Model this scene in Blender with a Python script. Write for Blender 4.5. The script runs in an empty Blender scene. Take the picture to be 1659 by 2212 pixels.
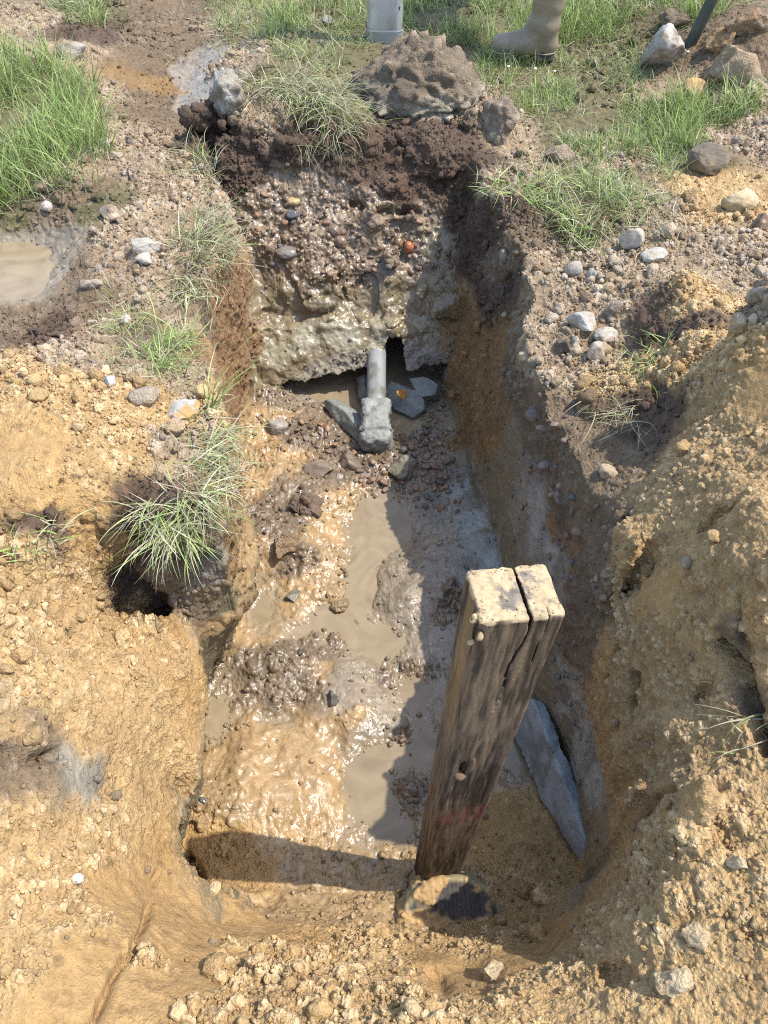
import bpy, bmesh, math, random
import numpy as np
import openvdb as vdb
from mathutils import Vector, Matrix

# ------------------------------------------------------------------ camera, sky, sun, exposure
SC = bpy.context.scene
COL = SC.collection
F, CX, CY, CAMZ, PITCH = 1666.0, 829.5, 1106.0, 1.3, math.radians(50)
cp, sp = math.cos(PITCH), math.sin(PITCH)
cam = bpy.data.objects.new('camera', bpy.data.cameras.new('camera'))
COL.objects.link(cam)
cam.data.sensor_fit = 'VERTICAL'
cam.data.angle = 2 * math.atan(CY / F)
cam.location = (0, 0, CAMZ)
cam.rotation_euler = (math.radians(90) - PITCH, 0, 0)
cam.data.clip_start = 0.02
cam.data.clip_end = 500
SC.camera = cam

SUN_EL, SUN_AZ = math.radians(61), math.radians(87)     # compass angle, 0 = +Y, 90 = +X
W = bpy.data.worlds.new('World'); SC.world = W
W.use_nodes = True
nt = W.node_tree
sky = nt.nodes.new('ShaderNodeTexSky')
sky.sky_type = 'NISHITA'; sky.sun_disc = False
sky.sun_elevation = SUN_EL; sky.sun_rotation = SUN_AZ
bg = nt.nodes['Background']; bg.inputs['Strength'].default_value = 0.15
nt.links.new(sky.outputs['Color'], bg.inputs['Color'])
sl = bpy.data.lights.new('sun', 'SUN'); sl.energy = 2.1; sl.angle = math.radians(0.5); sl.color = (1, 0.965, 0.90)
so = bpy.data.objects.new('sun', sl); COL.objects.link(so)
SDIR = Vector((math.cos(SUN_EL) * math.sin(SUN_AZ), math.cos(SUN_EL) * math.cos(SUN_AZ), math.sin(SUN_EL)))
so.rotation_euler = SDIR.to_track_quat('Z', 'Y').to_euler(); so.location = SDIR * 20
SC.view_settings.view_transform = 'Standard'; SC.view_settings.look = 'None'
SC.view_settings.exposure = 1.68; SC.view_settings.gamma = 1
SC.cycles.max_bounces = 6
SC.cycles.use_denoising = False
SC.cycles.filter_width = 1.1

rng = np.random.default_rng(7)
random.seed(7)
f32 = np.float32

# ------------------------------------------------------------------ geometry of the view: a place on a level plane
def ray(px, py):
    u, v = (px - CX) / F, (py - CY) / F
    return u, cp - v * sp, v * cp + sp          # right, forward, down
def at(px, py, z):
    u, fw, dn = ray(px, py); s = (CAMZ - z) / dn
    return np.array([u * s, fw * s, z])
def project(P):
    dn = CAMZ - P[:, 2]
    d = P[:, 1] * cp + dn * sp
    return CX + F * P[:, 0] / d, CY + F * (dn * cp - P[:, 1] * sp) / d, d

# ------------------------------------------------------------------ noise
_T = rng.random((64, 64, 64), dtype=f32) * 2 - 1
_Tf = _T.ravel()
_J = rng.random((64 ** 3, 4), dtype=f32)
def vnoise(P, s, seed=0):
    p = (P / s + seed * 13.37 + 500).astype(f32)
    i = np.floor(p); f = p - i; i = i.astype(np.int32)
    u = f * f * (3 - 2 * f)
    x0, y0, z0 = [(i[:, k] & 63) for k in range(3)]
    x1, y1, z1 = (x0 + 1) & 63, (y0 + 1) & 63, (z0 + 1) & 63
    g = lambda a, b, c: _Tf[(a * 64 + b) * 64 + c]
    ux, uy, uz = u[:, 0], u[:, 1], u[:, 2]
    a = g(x0, y0, z0) * (1 - ux) + g(x1, y0, z0) * ux
    b = g(x0, y1, z0) * (1 - ux) + g(x1, y1, z0) * ux
    c = g(x0, y0, z1) * (1 - ux) + g(x1, y0, z1) * ux
    d = g(x0, y1, z1) * (1 - ux) + g(x1, y1, z1) * ux
    return (a * (1 - uy) + b * uy) * (1 - uz) + (c * (1 - uy) + d * uy) * uz
def fbm(P, s, o=4, seed=0, gain=0.5):
    r, a, t = 0, 1.0, 0
    for k in range(o):
        r = r + a * vnoise(P, s, seed + k * 3.1); t += a; a *= gain; s *= 0.5
    return r / t
def crumbs(P, s, seed=0, dens=0.75, rmin=0.25, rmax=0.58, warp=.30):
    """cauliflower bumps: hemispheres of random size scattered in cells of size s; returns metres"""
    p = (P / s + seed * 7.77 + 500).astype(f32)
    if warp: p = p + warp * np.stack([vnoise(P, s * .55, seed + 1), vnoise(P, s * .55, seed + 2), vnoise(P, s * .55, seed + 3)], 1)
    b = np.floor(p - 0.5).astype(np.int32)
    h = np.zeros(len(P), f32)
    for o in range(8):
        c = b + np.array([o & 1, (o >> 1) & 1, (o >> 2) & 1], np.int32)
        j = _J[(((c[:, 0] & 63) * 64) + (c[:, 1] & 63)) * 64 + (c[:, 2] & 63)]
        d = p - (c + 0.5 + (j[:, :3] - 0.5) * 0.6)
        r = np.where(j[:, 3] < dens, rmin + (rmax - rmin) * (j[:, 3] / dens), 0)
        h = np.maximum(h, r * r - np.einsum('ij,ij->i', d, d))
    return np.sqrt(h) * s
def sstep(a, b, x):
    t = np.clip((x - a) / (b - a), 0, 1); return t * t * (3 - 2 * t)

# ------------------------------------------------------------------ mesh helpers
def new_mesh(name, V, faces, col=None, rough=None, mat=None, smooth=True):
    me = bpy.data.meshes.new(name)
    V = np.asarray(V, f32); faces = np.asarray(faces, np.int32)
    k = faces.shape[1]
    me.vertices.add(len(V)); me.vertices.foreach_set('co', V.ravel())
    me.loops.add(faces.size); me.loops.foreach_set('vertex_index', faces.ravel())
    me.polygons.add(len(faces))
    me.polygons.foreach_set('loop_start', np.arange(0, faces.size, k, dtype=np.int32))
    me.polygons.foreach_set('use_smooth', np.full(len(faces), smooth))
    me.update(calc_edges=True)
    set_attr(me, col, rough)
    if mat: me.materials.append(mat)
    return me
def set_attr(me, col=None, rough=None, crumb=None):
    n = len(me.vertices)
    if col is not None:
        col = np.asarray(col, f32)
        if col.ndim == 1: col = np.tile(col, (n, 1))
        a = me.attributes.get('Col') or me.attributes.new('Col', 'FLOAT_COLOR', 'POINT')
        c4 = np.ones((n, 4), f32); c4[:, :3] = np.clip(col, 0, 1); a.data.foreach_set('color', c4.ravel())
    if rough is not None:
        a = me.attributes.get('Rough') or me.attributes.new('Rough', 'FLOAT', 'POINT')
        a.data.foreach_set('value', np.full(n, rough, f32) if np.isscalar(rough) else np.asarray(rough, f32))
    if crumb is not None:
        a = me.attributes.get('Crumb') or me.attributes.new('Crumb', 'FLOAT', 'POINT')
        a.data.foreach_set('value', np.full(n, crumb, f32) if np.isscalar(crumb) else np.asarray(crumb, f32))
def normals(me):
    n = np.empty(len(me.vertices) * 3, f32); me.vertex_normals.foreach_get('vector', n)
    return n.reshape(-1, 3)
def coords(me):
    n = np.empty(len(me.vertices) * 3, f32); me.vertices.foreach_get('co', n)
    return n.reshape(-1, 3)
def link(me, name, parent=None, loc=None, rot=None):
    o = bpy.data.objects.new(name, me); COL.objects.link(o)
    if parent: o.parent = parent
    if loc is not None: o.location = loc
    if rot is not None: o.rotation_euler = rot
    return o
def tag(o, label=None, cat=None, group=None, kind=None):
    if label: o['label'] = label
    if cat: o['category'] = cat
    if group: o['group'] = group
    if kind: o['kind'] = kind
    return o
def empty(name, loc, rz=0):
    o = bpy.data.objects.new(name, None); COL.objects.link(o); o.empty_display_size = 0.1
    o.location = loc; o.rotation_euler = (0, 0, rz); return o
def sdf_mesh(fn, lo, hi, step):
    """polygonise fn(X,Y,Z)<0 inside a box; returns verts, quads"""
    lo, hi = np.array(lo, float), np.array(hi, float)
    n = np.ceil((hi - lo) / step).astype(int) + 1
    ax = [(lo[k] + step * np.arange(n[k])).astype(f32) for k in range(3)]
    X, Y, Z = np.meshgrid(*ax, indexing='ij')
    a = np.clip(fn(X, Y, Z), -3 * step, 3 * step).astype(f32)
    g = vdb.FloatGrid(); g.background = float(3 * step); g.copyFromArray(np.ascontiguousarray(a))
    p, q = g.convertToQuads(0.0)
    return (p * step + lo).astype(f32), q[:, ::-1].copy()
def ico(sub):
    bm = bmesh.new(); bmesh.ops.create_icosphere(bm, subdivisions=sub, radius=1)
    V = np.array([v.co[:] for v in bm.verts], f32); Fc = np.array([[v.index for v in f.verts] for f in bm.faces], np.int32)
    bm.free(); return V, Fc
ICO = {k: ico(k) for k in (1, 2, 3, 4, 5)}

# ------------------------------------------------------------------ materials
def principled(name):
    m = bpy.data.materials.new(name); m.use_nodes = True
    return m, m.node_tree, m.node_tree.nodes['Principled BSDF']
def earth_mat(name, bump=0.5, scale=220, coat=0.0, spec=0.4, var=0.35, dist=0.004, crumb=0.0):
    m, t, b = principled(name)
    N, L = t.nodes, t.links
    ca = N.new('ShaderNodeAttribute'); ca.attribute_name = 'Col'
    ra = N.new('ShaderNodeAttribute'); ra.attribute_name = 'Rough'
    tc = N.new('ShaderNodeTexCoord')
    n1 = N.new('ShaderNodeTexNoise'); n1.inputs['Scale'].default_value = scale; n1.inputs['Detail'].default_value = 4; n1.inputs['Roughness'].default_value = 0.65
    n2 = N.new('ShaderNodeTexNoise'); n2.inputs['Scale'].default_value = scale * 0.18; n2.inputs['Detail'].default_value = 3
    for n in (n1, n2): L.new(tc.outputs['Object'], n.inputs['Vector'])
    mr = N.new('ShaderNodeMapRange'); mr.inputs['To Min'].default_value = 1 - var; mr.inputs['To Max'].default_value = 1 + var
    mr.inputs['From Min'].default_value = 0.25; mr.inputs['From Max'].default_value = 0.75
    ad = N.new('ShaderNodeMath'); ad.operation = 'MULTIPLY_ADD'; ad.inputs[1].default_value = 0.55
    ml = N.new('ShaderNodeMath'); ml.operation = 'MULTIPLY'; ml.inputs[1].default_value = 0.45
    L.new(n2.outputs['Fac'], ml.inputs[0]); L.new(n1.outputs['Fac'], ad.inputs[0]); L.new(ml.outputs[0], ad.inputs[2])
    L.new(ad.outputs[0], mr.inputs['Value'])
    vm = N.new('ShaderNodeVectorMath'); vm.operation = 'SCALE'
    L.new(ca.outputs['Color'], vm.inputs[0]); L.new(mr.outputs['Result'], vm.inputs['Scale'])
    L.new(vm.outputs['Vector'], b.inputs['Base Color'])
    L.new(ra.outputs['Fac'], b.inputs['Roughness'])
    b.inputs['Specular IOR Level'].default_value = spec
    vo = N.new('ShaderNodeTexVoronoi'); vo.inputs['Scale'].default_value = scale * .62; vo.inputs['Randomness'].default_value = 1
    nv = N.new('ShaderNodeVectorMath'); nv.operation = 'MULTIPLY_ADD'; nv.inputs[1].default_value = (.004,) * 3
    L.new(n1.outputs['Color'], nv.inputs[0]); L.new(tc.outputs['Object'], nv.inputs[2]); L.new(nv.outputs['Vector'], vo.inputs['Vector'])
    kr = N.new('ShaderNodeAttribute'); kr.attribute_name = 'Crumb'
    km = N.new('ShaderNodeMath'); km.operation = 'MULTIPLY'; km.inputs[1].default_value = -crumb
    L.new(kr.outputs['Fac'], km.inputs[0])
    hm = N.new('ShaderNodeMath'); hm.operation = 'MULTIPLY_ADD'
    L.new(vo.outputs['Distance'], hm.inputs[0]); L.new(km.outputs[0], hm.inputs[1])
    h2 = N.new('ShaderNodeMath'); h2.operation = 'MULTIPLY_ADD'; h2.inputs[1].default_value = 1.15
    dr = N.new('ShaderNodeMapRange'); dr.inputs['From Min'].default_value = .25; dr.inputs['From Max'].default_value = .7; dr.inputs['To Min'].default_value = .10
    L.new(ra.outputs['Fac'], dr.inputs['Value'])
    f1 = N.new('ShaderNodeMath'); f1.operation = 'MULTIPLY'; L.new(n1.outputs['Fac'], f1.inputs[0]); L.new(dr.outputs['Result'], f1.inputs[1])
    L.new(n2.outputs['Fac'], h2.inputs[0]); L.new(f1.outputs[0], h2.inputs[2]); L.new(h2.outputs[0], hm.inputs[2])
    bp = N.new('ShaderNodeBump'); bp.inputs['Distance'].default_value = dist; bp.inputs['Strength'].default_value = bump
    L.new(hm.outputs[0], bp.inputs['Height']); L.new(bp.outputs['Normal'], b.inputs['Normal'])
    wt = N.new('ShaderNodeMapRange'); wt.inputs['From Min'].default_value = .5; wt.inputs['From Max'].default_value = .20; wt.inputs['To Max'].default_value = .25
    L.new(ra.outputs['Fac'], wt.inputs['Value']); L.new(wt.outputs['Result'], b.inputs['Coat Weight'])
    b.inputs['Coat Roughness'].default_value = .20; b.inputs['Coat IOR'].default_value = 1.38
    L.new(bp.outputs['Normal'], b.inputs['Coat Normal'])
    return m
M_EARTH = earth_mat('earth', bump=0.9, dist=.005, crumb=.9, scale=260)
M_STONE = earth_mat('stone', bump=0.6, scale=130, var=0.4, dist=.004, spec=.25)
M_PEBBLE = earth_mat('wet_pebble', bump=0.3, scale=110, spec=0.35, var=0.5)

# ------------------------------------------------------------------ ground: heights outside the trench, floor inside it
G = []   # (x, y, z)
def gp(*pts):
    for px, py, z in pts: G.append(at(px, py, z))
gp((50,50,.03),(150,110,.04),(0,300,.03),(150,250,.03),(230,180,.0),(330,150,-.04),(330,230,-.06),(410,180,-.07),(400,240,-.07),(420,60,-.04),(300,30,-.02),
   (520,60,.04),(640,30,.05),(560,140,.10),(640,180,.11),(700,230,.08),(560,220,.05),(480,150,.03),(760,120,.06),(830,100,.04),(900,30,.03),(1000,60,.03),
   (1130,130,0),(1250,100,.0),(1400,120,.02),(1080,230,.05),(1150,250,.03),(1200,180,0),(1400,220,0),(1600,250,.05),(1500,20,.12),(1640,40,.22),(1620,120,.15),(1540,180,.06),
   (1100,420,.03),(1200,420,.02),(1300,450,.02),(1500,450,.05),(1650,400,.06),(1560,560,.06),(1250,550,.0),(1400,560,.05),(1480,600,.15),(1480,660,.13),(1400,640,.08),(1560,640,.1),(1640,560,.07),
   (1200,640,.0),(1260,700,.01),(1350,760,.0),(1200,820,-.03),(1300,860,-.01),(1420,760,.06),(1500,740,.13),(1590,760,.2),(1640,900,.29),(1560,900,.23),(1480,880,.13),(1420,900,.05),
   (1380,1000,.03),(1450,1050,.15),(1550,1100,.26),(1640,1100,.34),(1380,1200,.09),(1450,1250,.15),(1550,1300,.23),(1640,1300,.3),(1380,1400,.0),(1450,1420,.07),(1550,1450,.14),(1640,1450,.19),
   (1370,1600,-.1),(1450,1600,-.01),(1550,1620,.07),(1640,1620,.12),(1340,1750,-.18),(1400,1830,-.05),(1450,1760,.02),(1550,1780,.08),(1640,1850,.1),(1500,1900,.06),(1340,1900,-.15),(1640,2000,.1),
   (1400,2000,.0),(1260,1980,-.2),(1200,2050,-.2),(1300,2100,-.05),(1500,2150,.04),(1250,2200,-.02),(1640,2200,.07),(1050,2150,-.1),(830,2200,-.06),(950,2080,-.27),(1000,2200,-.05),(860,2080,-.3),
   (700,2110,-.18),(600,2030,-.32),(550,2110,-.15),(480,1990,-.36),(400,2200,-.03),(400,2080,-.15),(300,2010,-.13),(330,1920,-.25),(100,2200,.02),(150,2050,-.02),(0,2000,.03),(200,1870,-.11),(100,1880,-.03),(0,1750,.05),
   (330,1820,-.27),(250,1750,-.15),(350,1700,-.29),(385,1690,-.33),(380,1600,-.28),(250,1600,-.13),(120,1600,-.02),(0,1550,.07),(390,1450,-.24),(300,1450,-.15),(340,1350,-.2),(200,1400,-.1),(100,1400,-.01),(0,1350,.07),
   (220,1290,-.12),(180,1180,.0),(110,1180,.05),(0,1150,.1),(100,1000,.13),(0,950,.13),(200,960,.1),(230,1080,.04),(300,980,.05),(300,850,.05),(380,950,.02),(360,1080,.02),(420,1100,.0),(420,900,.0),(400,820,.02),(180,820,.09),(80,800,.09),
   (0,720,.0),(100,700,.01),(220,700,.01),(330,700,.01),(400,750,0),(300,560,.04),(240,520,.03),(400,560,.03),(420,480,.05),(100,520,-.03),(100,620,-.04),(0,560,-.06),(60,640,-.05),(0,640,-.04),(300,430,.06),(350,340,.05),(150,350,.05),(60,430,.03),(150,420,.04),(400,400,.02))
RIM_PZ = [(430,285,-.03),(520,300,.02),(600,300,.05),(700,310,.03),(770,300,.02),(860,330,.0),(950,320,.02),(1030,320,.02),(1045,400,.02),(1090,470,.02),(1140,560,.0),(1150,640,.0),(1135,720,-.02),(1180,860,-.04),(1255,1000,-.03),(1325,1130,.0),
          (1335,1260,-.02),(1320,1420,-.1),(1325,1580,-.18),(1325,1720,-.24),(1305,1850,-.3),(1250,1950,-.33),(1190,1995,-.36),(1080,2020,-.42),(980,2045,-.42),(900,2040,-.42),(850,2010,-.47),(700,1990,-.47),(600,1985,-.45),(530,1950,-.43),(450,1900,-.39),(395,1840,-.36),(395,1780,-.36),
          (425,1680,-.36),(435,1580,-.34),(445,1480,-.32),(425,1390,-.28),(400,1320,-.25),(425,1260,-.18),(480,1170,-.05),(490,1050,-.01),(485,950,.0),(470,850,.0),(440,740,.0),(430,660,.0),(480,560,-.02),(500,480,-.02),(470,410,-.02),(440,350,-.02)]
for q in RIM_PZ: G.append(at(*q))
RIM = np.array([at(*q)[:2] for q in RIM_PZ])
def add_noise_poly(P, amp, seed):
    n = len(P); out = []
    r = np.random.default_rng(seed)
    for i in range(n):
        a, b = P[i], P[(i + 1) % n]
        L = np.linalg.norm(b - a); k = max(1, int(L / 0.06))
        d = (b - a) / max(L, 1e-6); nrm = np.array([-d[1], d[0]])
        for j in range(k):
            t = j / k; out.append(a + (b - a) * t + nrm * r.normal(0, amp) * (1 if j else 0.5))
    return np.array(out)
RIM = add_noise_poly(RIM, 0.008, 3)
ZF = -0.70
base_px = [(555,830),(640,800),(700,795),(765,785),(772,730),(800,700),(850,690),(890,720),(905,790),(945,800),(965,880),(1000,1000),(1035,1110),(1070,1200),(1085,1290),(1110,1400),(1120,1500),(1180,1600),(1235,1720),(1275,1850),(1282,1885),(1230,1935),(1090,1960),(950,1965),(860,1945),(700,1950),(600,1935),(520,1905)]
BASE = [at(px, py, ZF)[:2] for px, py in base_px]
# left foot of the wall, written before the undercut shear below is applied
BASE += [np.array(p) for p in [(-.40,.53),(-.385,.62),(-.385,.75),(-.385,.9),(-.385,1.0),(-.355,1.1),(-.36,1.3),(-.38,1.45),(-.43,1.65),(-.49,1.85),(-.51,2.05),(-.52,2.2)]]
BASE = add_noise_poly(np.array(BASE), 0.004, 5)
def poly_sd(P, poly):
    """signed distance, positive inside"""
    x, y = P[:, 0], P[:, 1]
    d = np.full(len(P), 1e9, f32); ins = np.zeros(len(P), bool)
    for i in range(len(poly)):
        a, b = poly[i], poly[(i + 1) % len(poly)]
        e = b - a; wx, wy = x - a[0], y - a[1]
        t = np.clip((wx * e[0] + wy * e[1]) / (e @ e + 1e-12), 0, 1)
        d = np.minimum(d, (wx - e[0] * t) ** 2 + (wy - e[1] * t) ** 2)
        c = ((a[1] > y) != (b[1] > y)) & (x < (b[0] - a[0]) * (y - a[1]) / (b[1] - a[1] + 1e-12) + a[0])
        ins ^= c
    return np.where(ins, 1, -1) * np.sqrt(d)
class RBF:
    def __init__(s, pts, smooth=0.01):
        P = np.array(pts, float); s.c = P[:, :2]; n = len(P)
        A = np.zeros((n + 3, n + 3)); D = np.linalg.norm(s.c[:, None] - s.c[None], axis=2)
        A[:n, :n] = -D + -smooth * np.eye(n); A[:n, n] = 1; A[n, :n] = 1
        A = A[:n + 1, :n + 1]
        s.w = np.linalg.solve(A, np.append(P[:, 2], 0))
    def __call__(s, Q):
        out = np.empty(len(Q), f32); c = s.c.astype(f32); w = s.w[:-1].astype(f32)
        for i in range(0, len(Q), 100000):
            q = Q[i:i + 100000].astype(f32)
            D = np.sqrt((q[:, None, 0] - c[None, :, 0]) ** 2 + (q[:, None, 1] - c[None, :, 1]) ** 2)
            out[i:i + 100000] = -(D @ w) + s.w[-1]
        return out
for x in np.linspace(-3.5, 3.5, 8):
    G.append(np.array([x, 6.2, .0])); G.append(np.array([x, -.9, .0]))
for y in np.linspace(0, 5, 6):
    G.append(np.array([-3.2, y, 0])); G.append(np.array([3.2, y, 0]))
for p in [(.80,1.35,.42),(.8,1.05,.37),(1.0,1.0,.34),(.75,.75,.2),(1.0,.5,.12),(1.0,.1,.1),(1.3,.8,.2),(1.2,1.5,.15),(-.95,.7,.1),(-.9,.3,.04),(-1.1,1.2,.12)]: G.append(np.array(p))
H0 = RBF(G, 0.02)
WZ = -0.706         # water level
FP = []
for px, py, z in [(740,850,-.74),(800,790,-.74),(850,740,-.72),(880,930,-.735),(850,850,-.74),(790,1100,-.73),(800,1180,-.735),(790,1260,-.735),(775,1310,-.73),(860,1400,-.73),(890,1480,-.725),(830,1650,-.725),(820,1750,-.73),(850,1800,-.73),(930,1600,-.725),(1070,1640,-.72),
    (620,1325,-.699),(520,1370,-.703),(700,1330,-.706),(560,1560,-.702),(480,1590,-.708),(640,1545,-.698),(520,1190,-.705),(600,1240,-.703),(450,1650,-.715),(720,1590,-.7),(760,1700,-.715),
    (560,950,-.665),(500,980,-.67),(640,1060,-.655),(580,1150,-.645),(680,1180,-.645),(720,1120,-.68),(560,1250,-.68),(500,1270,-.69),(700,1270,-.675),(735,1290,-.685),(600,1400,-.685),(700,1430,-.68),(520,1450,-.685),(480,1500,-.69),(640,1490,-.685),
    (600,1650,-.63),(700,1680,-.66),(520,1720,-.64),(640,1750,-.635),(740,1800,-.69),(470,1850,-.655),(560,1880,-.655),(430,1800,-.68),(700,1870,-.66),(800,1880,-.69),(620,1920,-.63),(760,1940,-.62),(840,1955,-.61),
    (880,1290,-.655),(840,1230,-.68),(840,1300,-.675),(930,1260,-.65),(920,1400,-.685),(950,1200,-.66),(900,1150,-.685),(1000,1100,-.66),(900,1350,-.69),(1050,1180,-.62),(1030,1250,-.64),(960,1330,-.68),(1000,1400,-.685),(1050,1480,-.688),(965,1450,-.698),(945,1540,-.704),(1030,1560,-.69),(1065,1640,-.698),(870,1580,-.69),(875,1700,-.685),(880,1440,-.69),(740,1440,-.67),(770,1530,-.66),(720,1480,-.665),
    (1130,1800,-.65),(1090,1700,-.69),(1130,1690,-.69),(1200,1860,-.62),(1050,1850,-.66),(1000,1930,-.66),(1080,1950,-.6),(1180,1930,-.56),(860,980,-.67),(780,990,-.675),(700,930,-.685),(920,1010,-.67),(950,960,-.67),(640,900,-.675),(560,880,-.64),(570,840,-.62),(640,840,-.69),(960,900,-.67),(930,870,-.69),(980,1040,-.665),(760,1040,-.68)]:
    FP.append(at(px, py, z))
FL = RBF(FP, 0.004)

# ------------------------------------------------------------------ ground: implicit surface on a grid that is finer near the viewer
NI, NJ, NK = 1080, 1160, 290
ZLO, ZHI = -0.86, 0.52
dz = (ZHI - ZLO) / (NK - 1)
jj = np.linspace(0, 1, NJ)
YJ = (-0.45 + 2.9 * jj + 3.15 * jj ** 2.6).astype(f32)          # -0.45 .. 5.6
SJ = (0.84 + 0.335 * np.maximum(YJ, 0)).astype(f32)
XI = np.linspace(-1, 1, NI); XI = (XI * (.97 + .73 * XI ** 6)).astype(f32)
XX = XI[:, None] * SJ[None, :]; YY = np.broadcast_to(YJ[None, :], XX.shape)
PXY = np.stack([XX.ravel(), YY.ravel()], 1)
wob = np.stack([PXY[:, 0], PXY[:, 1], np.zeros(len(PXY))], 1)
PW = PXY + 0.012 * np.stack([fbm(wob, .12, 3, 11), fbm(wob, .12, 3, 23)], 1)
dR = poly_sd(PW, RIM); dB = poly_sd(PW, BASE)
h0 = H0(PXY)
h0 = h0 + 0.02 * fbm(wob, .35, 3, 31)
inside = dR > 0
fl = np.full(len(PXY), ZF, f32)
m = dR > -0.05
fl[m] = FL(PXY[m])
t = np.clip(dR / np.maximum(dR + np.maximum(-dB, 0), 1e-4), 0, 1)
# wall profile: steep near the top, ledges in the back wall
yb = PXY[:, 1]
backw = sstep(2.25, 2.45, yb)
ts = backw * (1 - (1 - t) ** 1.35) + (1 - backw) * t + 0.055 * backw * np.sin(t * 19 + 2.0 * fbm(wob, .3, 2, 41))
ts = np.clip(ts + backw * 0.10 * np.sin(np.pi * t) * (1 - t), 0, 1)
hw = h0 * (1 - ts) + fl * ts
hh = np.where(inside, np.where(dB > 0, fl, hw), h0)
edge = np.minimum(1 - np.abs(PXY[:, 0]) / np.tile(SJ * 1.7, NI), 1) / 0.15
edge = np.minimum(edge, (yb + 0.45) / 0.25); edge = np.minimum(edge, (5.6 - yb) / 0.5)
e = sstep(0, 1, edge)
hh = hh * e + (1 - e) * -0.01
HH = hh.reshape(NI, NJ).astype(f32)
# hole under the hanging sod on the left, holes in the spoil on the right
def dent(px, py, z, rx, ry, depth):
    c = at(px, py, z); q = ((XX - c[0]) / rx) ** 2 + ((YY - c[1]) / ry) ** 2
    HH[:] = HH - depth * np.exp(-q ** 2)
dent(285, 1262, -.16, .062, .062, .34)
dent(640, 372, -.14, .22, .07, .10)
dent(860, 455, -.25, .16, .05, .08)
dent(0, 560, -.04, .17, .24, .05)
dent(1512, 1200, .14, .025, .018, .06)
dent(1330, 2105, -.04, .02, .02, .05)
dent(1180, 2040, -.3, .05, .05, .05)
dent(1010, 2120, -.2, .06, .05, .06)
dent(930, 2140, -.2, .035, .05, .05)
ZK = (ZLO + dz * np.arange(NK)).astype(f32)
A = np.empty((NI, NJ, NK), f32)
np.subtract(ZK[None, None, :], HH[:, :, None], out=A)
band = 0.05
np.clip(A, -band, band, out=A)
def region(x0, x1, y0, y1):
    j0, j1 = np.searchsorted(YJ, [y0, y1]); s = SJ[j0:j1].max()
    i0, i1 = np.searchsorted(XI, [x0 / SJ[j0:j1].min() if x0 < 0 else x0 / s, x1 / SJ[j0:j1].min() if x1 > 0 else x1 / s])
    return slice(max(i0, 0), i1), slice(j0, j1)
def local(x0, x1, y0, y1):
    I, J = region(x0, x1, y0, y1)
    X = XI[I][:, None, None] * SJ[J][None, :, None]; Y = YJ[J][None, :, None]; Z = ZK[None, None, :]
    X, Y, Z = np.broadcast_arrays(X, Y, Z)
    return I, J, X, Y, Z
def nz(X, Y, Z, s, o=3, seed=0):
    return fbm(np.stack([X.ravel(), Y.ravel(), Z.ravel()], 1), s, o, seed).reshape(X.shape)
# clay shelf that bridges the recess where the pipe comes out (solid above, hollow below)
I, J, X, Y, Z = local(-.62, .38, 2.2, 2.85)
n = nz(X, Y, Z, .10, 4, 51)
front = 2.335 + 0.04 * X + 0.70 * (Z + .55) + 0.03 * n + .045 * sstep(-.475, -.455, Z + .03 * n + .03 * X) + .03 * np.round(2.2 * nz(X, Y, Z, .20, 2, 52)) * (Z > -.46)          # leans back like the wall
under = -.60 + 0.10 * np.clip(X + .05, -1, 1) * (X < 0) * 1.0 + 0.11 * sstep(-.02, .02, X) * (1 - sstep(.06, .09, X)) + 0.03 * n - .3 * sstep(-.36, -.43, X + .05 * n)
shelf = np.maximum(np.maximum(front - Y, under - Z), Z - (-.02 + (Y - 2.8)))
shelf = np.maximum(shelf, np.abs(X + .14) - .47)
A[I, J] = np.minimum(A[I, J], np.clip(shelf, -band, band))
# sods and clods that overhang the rim
def blob(c, r, amp, s, seed, rz=0.0):
    c = np.asarray(c); R = max(r) + amp + .03
    I, J, X, Y, Z = local(c[0] - R, c[0] + R, c[1] - R, c[1] + R)
    dx, dy, dzz = X - c[0], Y - c[1], Z - c[2]
    ca, sa = math.cos(rz), math.sin(rz)
    q = np.sqrt(((dx * ca + dy * sa) / r[0]) ** 2 + ((-dx * sa + dy * ca) / r[1]) ** 2 + (dzz / r[2]) ** 2)
    f = (q - 1) * min(r) + amp * nz(X, Y, Z, s, 4, seed)
    A[I, J] = np.minimum(A[I, J], np.clip(f, -band, band))
blob(at(610, 250, .03), (.27, .17, .10), .07, .13, 61, .15)
blob(at(715, 285, -.01), (.12, .13, .10), .05, .1, 62)
blob(at(850, 385, -.13), (.135, .15, .155), .06, .10, 63)
blob(at(800, 330, -.06), (.10, .12, .10), .05, .10, 70)
blob(at(930, 330, -.05), (.16, .13, .11), .05, .1, 64)
blob(at(1040, 290, .0), (.08, .1, .08), .04, .1, 68)
blob(at(370, 1100, -.02), (.13, .09, .07), .035, .1, 65, -.5)
blob(at(370, 1200, -.12), (.075, .055, .09), .035, .08, 66)
blob(at(1235, 500, -.02), (.13, .12, .06), .03, .1, 67, -.6)
blob(at(1330, 890, -.04), (.10, .07, .05), .03, .1, 69)
g = vdb.FloatGrid(); g.background = band; g.copyFromArray(A); del A
p, q = g.convertToQuads(0.0)
V = np.empty_like(p, dtype=f32)
V[:, 1] = np.interp(p[:, 1], np.arange(NJ), YJ); V[:, 0] = np.interp(p[:, 0], np.arange(NI), XI) * np.interp(p[:, 1], np.arange(NJ), SJ)
V[:, 2] = ZLO + dz * p[:, 2]
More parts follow.
